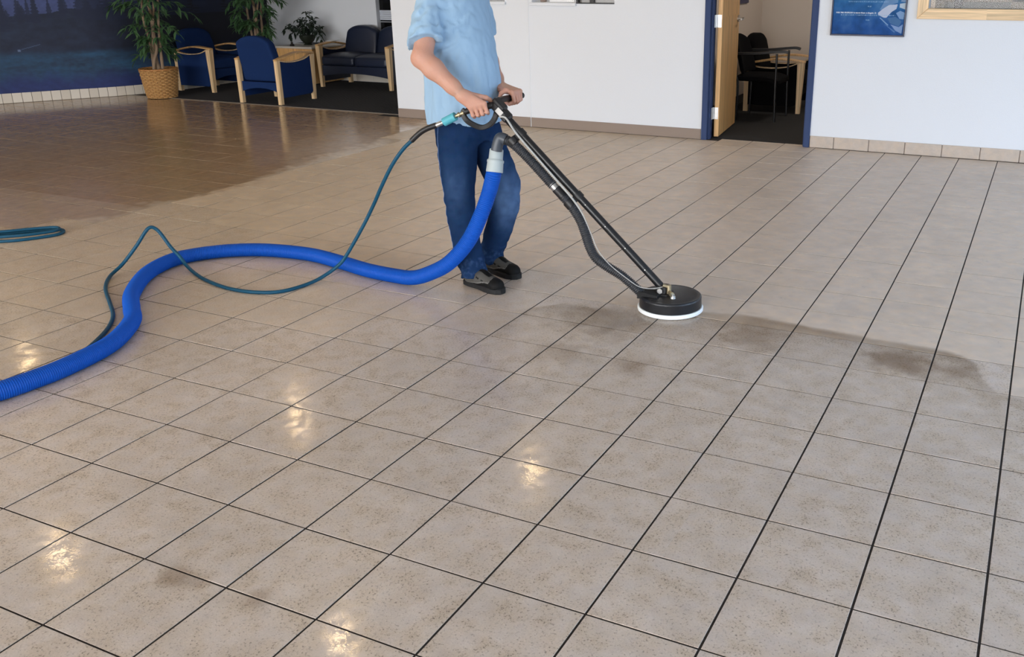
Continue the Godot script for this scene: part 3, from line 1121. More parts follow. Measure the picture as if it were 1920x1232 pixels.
# ---------------------------------------------------------------- office
func build_office() -> void:
	var m := MB.new()
	slab(m, -0.69, 6.0, -0.2, 0.004, -10.4, -7.10)
	var f := put("floor_office", m, mat(C8(25, 25, 26), 1.0))
	f.set_meta("kind", "structure"); f.set_meta("label", "dark carpet on the floor of the small office"); f.set_meta("category", "carpet")
	var beige := mat(C8(222, 210, 197), 0.8)
	m = MB.new()
	slab(m, -0.69, -0.57, 0, CEIL, -10.45, WALL_Z - 0.14)
	var a := shell("wall_office_left", "beige office wall seen beyond the open door", "wall")
	put("wall_face", m, beige, a)
	m = MB.new()
	slab(m, -0.69, 6.0, 0, CEIL, -10.45, -10.327)
	var b := shell("wall_office_back", "beige rear wall of the small office", "wall")
	put("wall_face", m, beige, b)
	m = MB.new()
	slab(m, -0.57, -0.556, 0.004, 0.1, -10.327, WALL_Z - 0.14)
	var s := put("baseboard_office", m, mat(C8(40, 40, 42), 0.6))
	s.set_meta("kind", "structure"); s.set_meta("label", "dark base strip along the beige office wall"); s.set_meta("category", "baseboard")
	# unseen ceiling panels added to brighten the office and back office
	lamp_panel("added_office_light", "flat square ceiling light added unseen to brighten the small office", Vector3(1.2, CEIL, -8.7), 0.55, Color(1.0, 0.95, 0.90), 2.3, 1.2)
	lamp_panel("added_office_light", "flat square ceiling light added unseen to brighten the back office behind the small windows", Vector3(-2.1, CEIL, -8.2), 0.5, Color(1.0, 0.97, 0.93), 1.4, 1.6)
	# picture
	var p := thing("wall_picture", "purple-blue picture hanging on the beige office wall", "picture", Vector3(-0.57, 1.15, -9.36))
	m = MB.new()
	slab(m, 0.0, 0.022, 0.0, 0.6, -0.30, 0.26, 0.004)
	put("frame", m, mat(C8(58, 58, 92), 0.5), p)
	m = MB.new()
	slab(m, 0.021, 0.026, 0.04, 0.56, -0.26, 0.22)
	put("canvas", m, mat(C8(74, 72, 112), 0.7), p)
	# chairs
	guest_chair(Vector3(-0.01, 0.004, -8.50), PI / 2, "black steel framed guest chair just inside the office door")
	seat("wooden_armchair", "dark armchair with oak arms behind the black guest chair", "chair", 1, 0.58, M.blackfab, Vector3(-0.02, 0.004, -9.24), PI / 2, 0.84)
	# post and boards added behind the oak window, mimicking its reflections and view
	var post := thing("added_window_post", "black post added behind the oak framed window to mimic a reflection", "post", Vector3(1.955, 0.004, -7.45))
	m = MB.new()
	slab(m, -0.03, 0.03, 0.0, 2.3, -0.03, 0.03, 0.006)
	put("shaft", m, M.black, post)
	m = MB.new()
	slab(m, -0.09, 0.09, 0.0, 0.02, -0.09, 0.09, 0.004)
	put("foot_plate", m, M.black, post)
	var cab := thing("added_window_boards", "taupe boards with pale panels added behind the oak framed window to mimic reflections", "cabinet", Vector3(2.55, 0.004, -7.72))
	m = MB.new()
	slab(m, -0.18, -0.05, 0.0, 2.2, -0.2, 0.1, 0.004); slab(m, 0.75, 0.88, 0.0, 2.2, -0.2, 0.1, 0.004)
	slab(m, -0.8, 0.88, 1.25, 1.30, -0.2, 0.1, 0.004); slab(m, -0.8, -0.72, 0.0, 2.2, -0.2, 0.1, 0.004)
	put("uprights", m, mat(C8(146, 132, 112), 0.6), cab)
	m = MB.new()
	slab(m, -0.72, -0.18, 0.0, 2.2, -0.18, -0.15, 0.003); slab(m, -0.05, 0.75, 0.0, 2.2, -0.18, -0.15, 0.003)
	put("panel", m, mat(C8(168, 168, 164), 0.7), cab)


func lamp_panel(called: String, label: String, p: Vector3, size: float, c: Color, e: float, glow: float) -> void:
	var o := thing(called, label, "ceiling lamp", p)
	var m := MB.new()
	for s in [[-1, 0], [1, 0], [0, -1], [0, 1]]:
		m.box(at(Vector3(s[0] * size / 2, -0.02, s[1] * size / 2)), Vector3(0.03 if s[0] else size + 0.03, 0.04, 0.03 if s[1] else size + 0.03), 0.003)
	put("frame", m, M.white, o)
	m = MB.new()
	m.box(at(Vector3(0, -0.015, 0)), Vector3(size - 0.03, 0.012, size - 0.03), 0.002)
	var g := mat(Color.WHITE, 0.6)
	g.emission_enabled = true; g.emission = c; g.emission_energy_multiplier = glow
	put("diffuser", m, g, o)
	var l := AreaLight3D.new()
	l.name = "lamp_glow"
	o.add_child(l)
	l.area_size = Vector2(size - 0.04, size - 0.04)
	l.light_color = c; l.light_energy = e
	l.area_range = 20.0; l.area_attenuation = 2.0; l.shadow_enabled = true
	l.position = Vector3(0, -0.045, 0)
	l.rotation.x = -PI / 2


func build_lamps() -> void:
	var names := ["far left", "left of the man", "above the wand", "near left", "near middle"]
	var spots := [Vector3(-7.2, CEIL, -4.5), Vector3(-3.58, CEIL, -4.84), Vector3(-0.95, CEIL, -4.87), Vector3(-3.58, CEIL, -2.24), Vector3(-0.97, CEIL, -2.37)]
	for k in 5:
		var o := thing("downlight", "round recessed warm ceiling lamp, the one %s" % names[k], "ceiling lamp", spots[k], 0.0, "recessed ceiling lamps of the lobby")
		var m := MB.new()
		m.lathe(PackedVector2Array([Vector2(0.085, -0.004), Vector2(0.105, -0.008), Vector2(0.125, -0.004), Vector2(0.127, 0.0)]), 32, Transform3D.IDENTITY)
		put("trim_ring", m, M.white, o)
		m = MB.new()
		m.lathe(PackedVector2Array([Vector2(0.0, -0.006), Vector2(0.086, -0.005), Vector2(0.086, 0.0)]), 32, Transform3D.IDENTITY)
		var g := mat(Color(1, 0.9, 0.7), 0.5)
		g.emission_enabled = true; g.emission = Color(1.0, 0.80, 0.5); g.emission_energy_multiplier = 14.0
		put("lens", m, g, o)
		var l := SpotLight3D.new()
		l.name = "lamp_glow"
		o.add_child(l)
		l.position = Vector3(0, -0.03, 0)
		l.rotation.x = -PI / 2
		l.spot_angle = 80; l.spot_angle_attenuation = 0.3
		l.light_size = 0.07; l.light_color = Color(1.0, 0.86, 0.66); l.light_energy = 0.55
		l.spot_range = 20; l.spot_attenuation = 2.0; l.shadow_enabled = true


# ---------------------------------------------------------------- seats
func seat(called: String, label: String, cat: String, n: int, W: float, cloth: Material, where: Vector3, turn: float, backtop := 0.80, group := "") -> Node3D:
	var o := thing(called, label, cat, where, turn, group)
	var hx := W / 2
	var D := 0.30
	for s in [-1, 1]:
		var m := MB.new()
		var fb := []
		var ft := []
		for c in [[-1, 1], [1, 1], [1, -1], [-1, -1]]:
			fb.append(Vector3(s * hx + c[0] * 0.021, 0, D + c[1] * 0.022))
			ft.append(Vector3(s * hx + c[0] * 0.034, 0.553, D + 0.005 + c[1] * 0.036))
		m.hexa(fb, ft)
		put("leg", m, M.paleoak, o)
		m = MB.new()
		fb = []; ft = []
		for c in [[-1, 1], [1, 1], [1, -1], [-1, -1]]:
			fb.append(Vector3(s * hx + c[0] * 0.024, 0, -D + c[1] * 0.024))
			ft.append(Vector3(s * hx + c[0] * 0.026, 0.522, -D + c[1] * 0.026))
		m.hexa(fb, ft)
		put("leg", m, M.paleoak, o)
		var pts := bez([Vector3(s * hx, 0.522, -D - 0.03), Vector3(s * hx, 0.562, -0.12), Vector3(s * hx, 0.584, 0.04), Vector3(s * hx, 0.579, 0.18), Vector3(s * hx, 0.560, D + 0.05)], 5)
		var w := PackedFloat32Array()
		var h := PackedFloat32Array()
		for i in pts.size():
			var t := float(i) / (pts.size() - 1)
			w.push_back(0.052 + 0.055 * sin(PI * t)); h.push_back(0.022)
		m = MB.new()
		m.bar(pts, w, h, Vector3.UP)
		put("armrest", m, M.oak, o)
		var low := bez([Vector3(s * hx, 0.514, -D + 0.02), Vector3(s * hx, 0.490, -0.15), Vector3(s * hx, 0.486, 0.0), Vector3(s * hx, 0.505, 0.16), Vector3(s * hx, 0.546, D - 0.03)], 5)
		m = MB.new()
		m.bar(low, same(0.052, low.size()), same(0.013, low.size()), Vector3.UP)
		put("arm_rail", m, M.paleoak, o)
		# upholstered side: runs from post to post below the rail
		var poly := PackedVector2Array([Vector2(-D + 0.024, 0.075), Vector2(D - 0.06, 0.075), Vector2(D - 0.026, 0.10)])
		var rev := low.duplicate()
		rev.reverse()
		for p in rev: poly.push_back(Vector2(p.z, p.y - 0.008))
		m = MB.new()
		m.extrude(poly, 0.044, Transform3D(Basis(Vector3(0, 0, 1), Vector3.UP, Vector3(-1, 0, 0)), Vector3(s * hx + 0.022, 0, 0)), 0.006)
		put("side_panel", m, cloth, o)
	var sw := (W - 0.05) / n
	for k in n:
		var cx := -W / 2 + 0.025 + sw * (k + 0.5)
		var m := MB.new()
		var top := backtop
		var arch := func(p: Vector3) -> Vector3:
			var t := (p.y + 0.5 * (top - 0.26)) / (top - 0.26)
			var u := p.x / (sw * 0.5)
			p.y -= 0.085 * pow(absf(u), 2.4) * smoothstep(0.35, 1.0, t)
			p.x *= 1.0 - 0.05 * smoothstep(0.6, 1.0, t) * absf(u)
			p.z += -0.10 * t + 0.012 * (1.0 - u * u) * sin(PI * clampf(t, 0, 1))
			return p
		m.rbox(at(Vector3(cx, (0.26 + top) / 2, -0.205)), Vector3(sw - 0.012, top - 0.26, 0.135), 0.04, 12, arch)
		put("backrest", m, cloth, o)
		m = MB.new()
		var puff := func(p: Vector3) -> Vector3:
			var u := p.x / (sw * 0.5)
			if p.y > 0: p.y += 0.022 * (1.0 - u * u) * (1.0 - pow(p.z / 0.28, 2)) - 0.02 * smoothstep(0.1, 0.29, p.z)
			return p
		m.rbox(at(Vector3(cx, 0.365, 0.065)), Vector3(sw - 0.008, 0.145, 0.52), 0.038, 12, puff)
		put("seat_cushion", m, cloth, o)
	# arched aprons front and rear
	for e in [[0.285, 0.15, 0.285, 0.045, 0.285], [0.265, 0.14, 0.185, 0.04, -0.285]]:
		var m := MB.new()
		var poly := PackedVector2Array()
		var a := W / 2 - 0.024
		for i in 13:
			var u := -1.0 + i / 6.0
			poly.push_back(Vector2(u * a, e[1] + 0.045 * (1.0 - u * u)))
		poly.push_back(Vector2(a, 0.295 if e[4] > 0 else 0.258)); poly.push_back(Vector2(-a, 0.295 if e[4] > 0 else 0.258))
		m.extrude(poly, e[3], at(Vector3(0, 0, e[4] - e[3] / 2)), 0.005)
		put("apron", m, cloth, o)
	return o


func guest_chair(where: Vector3, turn: float, label: String) -> void:
	var o := thing("guest_chair", label, "chair", where, turn)
	for s in [-1, 1]:
		for f in [-1, 1]:
			var m := MB.new()
			var top := 0.70 if f > 0 else 0.46
			m.tube(bez([Vector3(s * 0.25, 0.0, f * 0.21), Vector3(s * 0.25, 0.35, f * 0.20), Vector3(s * 0.25, top, f * 0.20 - (0.02 if f < 0 else 0.0))], 4), same(0.0115, 9), 10)
			put("leg", m, M.blackgloss, o)
		var m := MB.new()
		m.bar(bez([Vector3(s * 0.25, 0.69, -0.24), Vector3(s * 0.25, 0.70, 0.0), Vector3(s * 0.25, 0.725, 0.25), Vector3(s * 0.25, 0.715, 0.32)], 5), same(0.05, 16), same(0.026, 16), Vector3.UP)
		put("armrest", m, M.black, o)
		m = MB.new()
		m.tube(bez([Vector3(s * 0.25, 0.46, -0.22), Vector3(s * 0.25, 0.60, -0.235), Vector3(s * 0.235, 0.78, -0.27)], 4), same(0.0115, 9), 10)
		put("back_post", m, M.blackgloss, o)
	var m := MB.new()
	var puff := func(p: Vector3) -> Vector3:
		if p.y > 0: p.y += 0.015 * (1.0 - pow(p.x / 0.24, 2))
		p.y -= 0.03 * smoothstep(0.1, 0.24, p.z)
		return p
	m.rbox(at(Vector3(0, 0.435, 0.0)), Vector3(0.47, 0.06, 0.46), 0.025, 8, puff)
	put("seat", m, M.blackfab, o)
	m = MB.new()
	var bend := func(p: Vector3) -> Vector3:
		var u := p.x / 0.225
		var t := p.y / 0.20
		p.y -= 0.07 * pow(absf(u), 2.2) * smoothstep(-0.2, 1.0, t)
		p.z += 0.05 * u * u - 0.05 * t
		return p
	m.rbox(at(Vector3(0, 0.68, -0.255)), Vector3(0.45, 0.40, 0.05), 0.024, 10, bend)
	put("backrest", m, M.blackfab, o)


# ---------------------------------------------------------------- alcove with the mural
const MURAL := [Vector3(-11.0, 0, -2.0), Vector3(-10.25, 0, -3.5), Vector3(-9.5, 0, -4.82), Vector3(-8.88, 0, -5.89), Vector3(-8.55, 0, -6.42), Vector3(-8.21, 0, -6.95), Vector3(-8.05, 0, -7.34), Vector3(-7.94, 0, -7.8), Vector3(-7.93, 0, -8.5), Vector3(-7.93, 0, -9.6)]


func mural_x(z: float) -> float:
	for i in MURAL.size() - 1:
		if z >= MURAL[i + 1].z:
			return lerpf(MURAL[i].x, MURAL[i + 1].x, clampf((z - MURAL[i].z) / (MURAL[i + 1].z - MURAL[i].z), 0, 1))
	return -7.93


func build_alcove() -> void:
	var path := bez(MURAL, 8)
	var side := func(i: int) -> Vector3:   # towards the room
		var t := (path[mini(i + 1, path.size() - 1)] - path[maxi(i - 1, 0)]).normalized()
		return Vector3(-t.z, 0, t.x)
	var total := 0.0
	for i in path.size() - 1: total += path[i].distance_to(path[i + 1])
	var wm := shell("wall_mural", "curved wall printed with a dark blue night landscape of pines and meadow", "wall")
	var m := MB.new()
	var bk := MB.new()
	var L := 0.0
	for i in path.size() - 1:
		var a := path[i]
		var b := path[i + 1]
		var l2 := L + a.distance_to(b)
		var na: Vector3 = side.call(i)
		var nb: Vector3 = side.call(i + 1)
		var H := Vector3(0, CEIL, 0)
		var f := m.vert(a, na, Vector2(L / total, 1)); m.vert(b, nb, Vector2(l2 / total, 1)); m.vert(b + H, nb, Vector2(l2 / total, 0)); m.vert(a + H, na, Vector2(L / total, 0))
		m.tri(f, f + 1, f + 2); m.tri(f, f + 2, f + 3)
		var a2 := a - na * 0.12
		var b2 := b - nb * 0.12
		bk.quad(b2, a2, a2 + H, b2 + H)
		L = l2
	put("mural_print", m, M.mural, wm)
	put("wall_core", bk, M.white, wm)
	# base tiles along the curve, each its own piece
	var bm := shell("baseboard_mural", "narrow cream base tiles following the curved mural wall", "baseboard")
	var st := resample(path, 0.1065)
	var bt := mat(C8(214, 206, 192), 0.5)
	var bt2 := mat(C8(206, 197, 182), 0.5)
	m = MB.new()
	m.bar(PackedVector3Array(path), same(0.012, path.size()), same(0.23, path.size()), Vector3.UP)
	put("grout", m, mat(C8(96, 88, 78), 0.9), bm)
	for i in st.size() - 1:
		if st[i].z > -4.4: continue
		var t := (st[i + 1] - st[i]).normalized()
		var nn := Vector3(-t.z, 0, t.x)
		var mid := (st[i] + st[i + 1]) / 2
		m = MB.new()
		m.box(at(mid + nn * 0.006 + Vector3(0, 0.062, 0), Basis(t, Vector3.UP, -nn).orthonormalized()), Vector3(0.1020, 0.118, 0.013), 0.0025)
		put("tile", m, bt if (i * 7) % 3 else bt2, bm)
	# floor: black ribbed carpet with a thin edge strip
	m = MB.new()
	var poly := PackedVector2Array()
	for p in path:
		if p.z < -7.1: poly.push_back(Vector2(p.x, p.z))
	poly.insert(0, Vector2(mural_x(-7.135), -7.135))
	poly.push_back(Vector2(-3.58, -9.6)); poly.push_back(Vector2(-3.58, -7.135))
	poly.reverse()
	var c := shell("floor_alcove", "black ribbed carpet of the waiting corner", "carpet")
	var flat := PackedVector2Array()
	for p in poly: flat.push_back(Vector2(p.x, -p.y))
	flat.reverse()
	if Geometry2D.is_polygon_clockwise(flat): flat.reverse()
	m.extrude(flat, 0.2, Transform3D(Basis(Vector3.RIGHT, Vector3(0, 0, -1), Vector3.UP), Vector3(0, -0.2, 0)))
	put("carpet_base", m, M.carpet, c)
	m = MB.new()
	var x := -7.9
	while x < -3.72:   # raised ribs running away from the edge strip
		slab(m, x, x + 0.022, -0.001, 0.004, -9.55, -7.15)
		x += 0.044
	var o := put("carpet_ribs", m, mat(C8(47, 46, 47), 1.0), c)
	o.set_meta("kind", "stuff")
	m = MB.new()
	slab(m, mural_x(-7.13), -3.70, -0.004, 0.004, -7.15, -7.12, 0.002)
	put("edge_strip", m, mat(C8(150, 140, 126), 0.4, 0.3), c)
	# rear and right walls
	var wb := shell("wall_alcove_back", "white rear wall of the waiting corner", "wall")
	m = MB.new()
	slab(m, -8.2, -5.925, 0, CEIL, -9.72, -9.6); slab(m, -5.925, -4.6, 0, 0.70, -9.72, -9.6); slab(m, -5.925, -4.6, 2.2, CEIL, -9.72, -9.6); slab(m, -4.6, -0.69, 0, CEIL, -9.72, -9.6)
	put("wall_face", m, M.white, wb)
	m = MB.new()
	slab(m, -3.70, -3.58, 0, CEIL, -9.6, WALL_Z - 0.14)
	var wr := shell("wall_alcove_right", "white return wall closing the waiting corner on its right", "wall")
	put("wall_face", m, M.white, wr)
	var bb := shell("baseboard_alcove", "cream base tiles along the white rear wall of the waiting corner", "baseboard")
	x = -7.9
	while x < -3.75:
		m = MB.new()
		slab(m, x + 0.0015, x + 0.305, 0.003, 0.105, -9.6, -9.59, 0.0025)
		put("tile", m, bt, bb)
		x += 0.3065
	var w := shell("window_7", "dark window with a pale rail behind the loveseat", "window")
	m = MB.new()
	slab(m, -5.925, -4.6, 0.70, 2.2, -9.70, -9.68)
	put("pane", m, mat(C8(14, 14, 15), 0.12), w)
	for k in 5:
		m = MB.new()
		slab(m, -5.915, -4.61, 0.862 + k * 0.027, 0.887 + k * 0.027, -9.678, -9.655, 0.003)
		put("slat", m, mat(C8(196, 202, 212), 0.6), w)
	m = MB.new()
	slab(m, -5.915, -4.61, 0.832, 0.845, -9.68, -9.64, 0.003)
	put("rail", m, mat(C8(150, 154, 160), 0.5), w)
	# seats
	seat("armchair", "navy armchair with oak arms facing right, beside the basket plant", "armchair", 1, 0.62, M.navy, Vector3(-7.56, 0.004, -8.07), PI / 2)
	seat("armchair", "navy armchair with oak arms standing with its back to the wet floor", "armchair", 1, 0.60, M.navy, Vector3(-5.895, 0.004, -7.50), PI + 0.03)
	seat("loveseat", "dark navy two-seat sofa with oak arms against the white rear wall", "sofa", 2, 1.17, M.vinyl, Vector3(-5.765, 0.004, -9.14), 0.0)
	# corner table
	var t := thing("corner_table", "square tan side cabinet table between the armchair and the loveseat", "table", Vector3(-6.86, 0.004, -9.21))
	m = MB.new()
	m.box(at(Vector3(0, 0.258, 0)), Vector3(0.64, 0.476, 0.62), 0.004)
	put("body", m, M.maple, t)
	m = MB.new()
	m.box(at(Vector3(0, 0.508, 0)), Vector3(0.67, 0.028, 0.65), 0.006)
	put("table_top", m, mat(C8(196, 190, 180), 0.45), t)
	m = MB.new()
	m.box(at(Vector3(0, 0.011, 0.0)), Vector3(0.58, 0.022, 0.56), 0.002)
	put("plinth", m, M.black, t)
	var br := thing("brochure", "dark flat brochure lying at the rear of the corner table", "brochure", Vector3(-7.00, 0.5265, -9.36), 0.12)
	m = MB.new()
	m.box(at(Vector3(0, 0.007, 0)), Vector3(0.30, 0.012, 0.2), 0.002)
	put("cover", m, mat(C8(38, 42, 54), 0.5), br)
	m = MB.new()
	m.box(at(Vector3(0, 0.007, 0.0)), Vector3(0.296, 0.008, 0.204), 0.001)
	put("pages", m, mat(C8(200, 200, 196), 0.8), br)
	var mg := thing("magazine", "white folded magazine lying on the left sofa arm", "magazine", Vector3(-6.345, 0.600, -9.12), 0.2)
	m = MB.new()
	m.box(at(Vector3(0, 0.004, 0)), Vector3(0.10, 0.006, 0.2), 0.002)
	put("cover", m, mat(C8(226, 224, 220), 0.5), mg)
	var ob := thing("trinket", "small dark ornament on the front edge of the corner table", "ornament", Vector3(-6.93, 0.5265, -8.95))
	m = MB.new()
	m.lathe(PackedVector2Array([Vector2(0, 0), Vector2(0.028, 0), Vector2(0.034, 0.012), Vector2(0.02, 0.03), Vector2(0.012, 0.036), Vector2(0.018, 0.05), Vector2(0.0, 0.058)]), 14, at(Vector3(0, 0.0, 0)))
	put("body", m, mat(C8(46, 42, 38), 0.5), ob)
	bowl_plant()
	basket_tree("basket_tree", "tall leafy indoor tree in a round woven basket on the carpet edge", Vector3(-7.51, 0.004, -7.14), 1, true)
	basket_tree("corner_tree", "dim leafy indoor tree behind the armchairs in front of the mural corner", Vector3(-7.30, 0.004, -8.68), 7, false)


func leaf_shape(mb: MB, p: Vector3, dir: Vector3, L: float, W: float, droop: float, roll: float) -> void:
	var d := dir.normalized()
	var s := d.cross(Vector3.UP)
	if s.length() < 0.05: s = Vector3.RIGHT
	s = s.normalized().rotated(d, roll)
	var up := s.cross(d).normalized()
	var prev := [p, p, p]
	for i in range(1, 5):
		var t := i / 4.0
		var w: float = W * [0.0, 0.72, 1.0, 0.66, 0.03][i] * 0.5
		var c := p + d * L * t + Vector3(0, -droop * L * t * t, 0)
		var cur := [c - s * w + up * w * 0.35, c, c + s * w + up * w * 0.35]
		var nn: Vector3 = (cur[2] - cur[0]).cross(d).normalized()
		if i == 1:
			mb.tri3(prev[1], cur[1], cur[0]); mb.tri3(prev[1], cur[2], cur[1])
		else:
			mb.quad(prev[0], prev[1], cur[1], cur[0]); mb.quad(prev[1], prev[2], cur[2], cur[1])
		prev = cur


func basket_tree(called: String, label: String, where: Vector3, seed_: int, full: bool) -> void:
	var o := thing(called, label, "potted tree", where)
	var g := RandomNumberGenerator.new()
	g.seed = seed_
	# woven basket: stakes and canes woven in front of and behind them
	var b := Node3D.new()
	b.name = "basket"
	o.add_child(b)
	var m := MB.new()
	var rad := func(y: float) -> float: return 0.165 + 0.052 * pow(y / 0.35, 0.8)
	var rows := 17
	for r in rows:
		var y := 0.012 + r * (0.335 / (rows - 1))
		var pts := PackedVector3Array()
		for k in 97:
			var a := TAU * k / 96.0
			var rr: float = rad.call(y) + 0.0085 * sin(a * 16.0 + r * PI) + g.randf_range(-0.0012, 0.0012)
			pts.push_back(Vector3(cos(a) * rr, y + g.randf_range(-0.001, 0.001), sin(a) * rr))
		m.tube(pts, same(0.0108, 97), 7, false)
	var wick := mat(Color.WHITE, 0.55)
	wick.albedo_texture = wicker_tex()
	wick.uv1_scale = Vector3(1, 5, 1)
	put("weave", m, wick, b)
	m = MB.new()
	for k in 32:
		var a := TAU * (k + 0.5) / 32.0
		var pts := PackedVector3Array()
		for i in 6:
			var y := 0.004 + i * 0.067
			pts.push_back(Vector3(cos(a) * rad.call(y), y, sin(a) * rad.call(y)))
		m.tube(pts, same(0.006, 6), 6)
	put("stakes", m, mat(C8(150, 108, 62), 0.6), b)
	m = MB.new()
	for k in 3:
		var pts := PackedVector3Array()
		for i in 65:
			var a := TAU * i / 64.0
			var tw := a * 9.0 + k * TAU / 3
			var rr := 0.222 + 0.007 * cos(tw)
			pts.push_back(Vector3(cos(a) * rr, 0.356 + 0.007 * sin(tw), sin(a) * rr))
		m.tube(pts, same(0.0075, 65), 6, false)
	put("rim", m, mat(C8(176, 122, 68), 0.55), b)
	m = MB.new()
	m.lathe(PackedVector2Array([Vector2(0.15, 0.0), Vector2(0.16, 0.004), Vector2(0.2, 0.30), Vector2(0.0, 0.315)]), 28, Transform3D.IDENTITY)
	put("soil", m, mat(C8(70, 48, 34), 0.95), b)
	# trunks that lean and cross
	var tops := []
	for s in [[[0.02, 0.30, 0.0], [-0.01, 0.55, 0.01], [0.0, 0.80, 0.0], [0.04, 1.05, 0.02], [0.0, 1.35, 0.03], [0.02, 1.75, 0.02]], [[-0.05, 0.30, 0.03], [-0.03, 0.52, 0.03], [-0.09, 0.75, 0.0], [-0.12, 1.0, 0.0], [-0.10, 1.3, -0.02], [-0.12, 1.6, -0.04]], [[-0.02, 0.30, 0.07], [0.03, 0.48, 0.06], [0.07, 0.62, 0.04], [0.05, 0.85, 0.02], [0.09, 1.15, 0.0], [0.12, 1.5, 0.0]], [[0.07, 0.30, -0.01], [0.06, 0.5, -0.02], [0.08, 0.7, -0.03], [0.06, 0.95, -0.06], [0.1, 1.3, -0.08], [0.08, 1.65, -0.06]]]:
		var pts := []
		for q in s: pts.append(Vector3(q[0], q[1], q[2]) + Vector3(g.randf_range(-0.008, 0.008), 0, g.randf_range(-0.008, 0.008)))
		var c := bez(pts, 5)
		var rr := PackedFloat32Array()
		for i in c.size(): rr.push_back(lerpf(0.031 if tops.size() == 0 else 0.022, 0.010, float(i) / c.size()) * (1.0 + 0.07 * sin(i * 1.7)))
		m = MB.new()
		m.tube(c, rr, 9)
		put("trunk", m, M.bark, o)
		tops.append(c)
	var count := 52 if full else 44
	for k in count:
		var tr: PackedVector3Array = tops[k % 4]
		var ti := g.randf_range(0.22 if full else 0.35, 1.0)
		var p := tr[int(ti * (tr.size() - 1))]
		var a := g.randf() * TAU if not full else TAU * (k * 0.381966)
		var reach := (1.0 if full else 0.62) * g.randf_range(0.14, 0.36) * (0.65 + 0.75 * smoothstep(0.55, 1.2, p.y))
		var out := Vector3(cos(a), 0, sin(a))
		var tip := p + out * reach + Vector3(0, g.randf_range(-0.02, 0.12), 0)
		m = MB.new()
		var br := bez([p, p.lerp(tip, 0.5) + Vector3(0, 0.04, 0), tip, tip + out * 0.06 + Vector3(0, -0.07, 0)], 4)
		m.tube(br, same(0.0028, br.size()), 5)
		var leaves := g.randi_range(9, 13)
		for i in leaves:
			var q := br[int(lerpf(0.35, 1.0, float(i) / leaves) * (br.size() - 1))]
			var la := a + g.randf_range(-1.5, 1.5)
			var dir := Vector3(cos(la), g.randf_range(-1.1, 0.3), sin(la))
			leaf_shape(m, q, dir, g.randf_range(0.085, 0.125), g.randf_range(0.028, 0.040), g.randf_range(0.15, 0.6), g.randf_range(-0.5, 0.5))
		put("leaf_spray", m, M.leaf, o)


func wicker_tex() -> ImageTexture:
	if IMG.has("wick"): return IMG.wick
	var im := Image.create(256, 64, false, Image.FORMAT_RGB8)
	var f := noise(51, 0.06, 3)
	for y in 64:
		for x in 256:
			var k := f.get_noise_2d(x * 1.5, y * 2.5)
			var c := Color(0.76, 0.57, 0.33).lerp(Color(0.40, 0.26, 0.13), clampf(k * 1.4, 0, 1)).lerp(Color(0.90, 0.76, 0.52), clampf(-k * 1.3, 0, 0.8))
			im.set_pixel(x, y, c)
	IMG.wick = tex(im)
	return IMG.wick


func bowl_plant() -> void:
	var o := thing("bowl_plant", "bushy dark plant in a small round bowl on the corner table", "potted plant", Vector3(-6.86, 0.5265, -9.20))
	var g := RandomNumberGenerator.new()
	g.seed = 4
	var m := MB.new()
	m.lathe(PackedVector2Array([Vector2(0.0, 0.0), Vector2(0.06, 0.0), Vector2(0.062, 0.012), Vector2(0.045, 0.022), Vector2(0.085, 0.055), Vector2(0.112, 0.10), Vector2(0.116, 0.135), Vector2(0.106, 0.135), Vector2(0.09, 0.12), Vector2(0.0, 0.125)]), 26, Transform3D.IDENTITY)
	put("bowl", m, mat(C8(36, 42, 34), 0.35), o)
	for k in 26:
		m = MB.new()
		var a := k * 2.399
		var el := g.randf_range(0.38, 1.45)
		var d := Vector3(cos(a) * cos(el), sin(el), sin(a) * cos(el))
		var L := g.randf_range(0.16, 0.30) * (0.85 + 0.35 * sin(el))
		if k % 6 == 0: L *= 1.2
		var p0 := Vector3(cos(a) * 0.04, 0.12, sin(a) * 0.04)
		var br := bez([p0, p0 + d * L * 0.6 + Vector3(0, 0.03, 0), p0 + d * L + Vector3(0, -0.05 * cos(el), 0)], 4)
		m.tube(br, same(0.003, br.size()), 5)
		for i in 9:
			var q := br[int(lerpf(0.25, 1.0, i / 8.0) * (br.size() - 1))]
			var la := a + g.randf_range(-1.6, 1.6)
			leaf_shape(m, q, Vector3(cos(la), g.randf_range(-0.8, 0.8), sin(la)), g.randf_range(0.05, 0.08), g.randf_range(0.03, 0.045), 0.4, g.randf_range(-0.8, 0.8))
		put("stem_spray", m, M.leafdark, o)
	# two long trailing shoots on the right
	for s in [[Vector3(0.10, 0.13, 0.04), Vector3(0.19, 0.20, 0.04), Vector3(0.26, 0.13, 0.04), Vector3(0.285, 0.08, 0.04)], [Vector3(-0.09, 0.13, 0.06), Vector3(-0.19, 0.17, 0.07), Vector3(-0.25, 0.12, 0.08)]]:
		m = MB.new()
		var br := bez(s, 5)
		m.tube(br, same(0.003, br.size()), 5)
		for i in range(4, br.size(), 2):
			leaf_shape(m, br[i], Vector3(g.randf_range(-0.6, 0.6), -0.5, g.randf_range(-0.6, 0.6)), 0.085, 0.045, 0.4, g.randf_range(-1, 1))
		put("stem_spray", m, M.leafdark, o)


# ---------------------------------------------------------------- the cleaning tool
const DISC := Vector3(1.233, 0, -2.503)


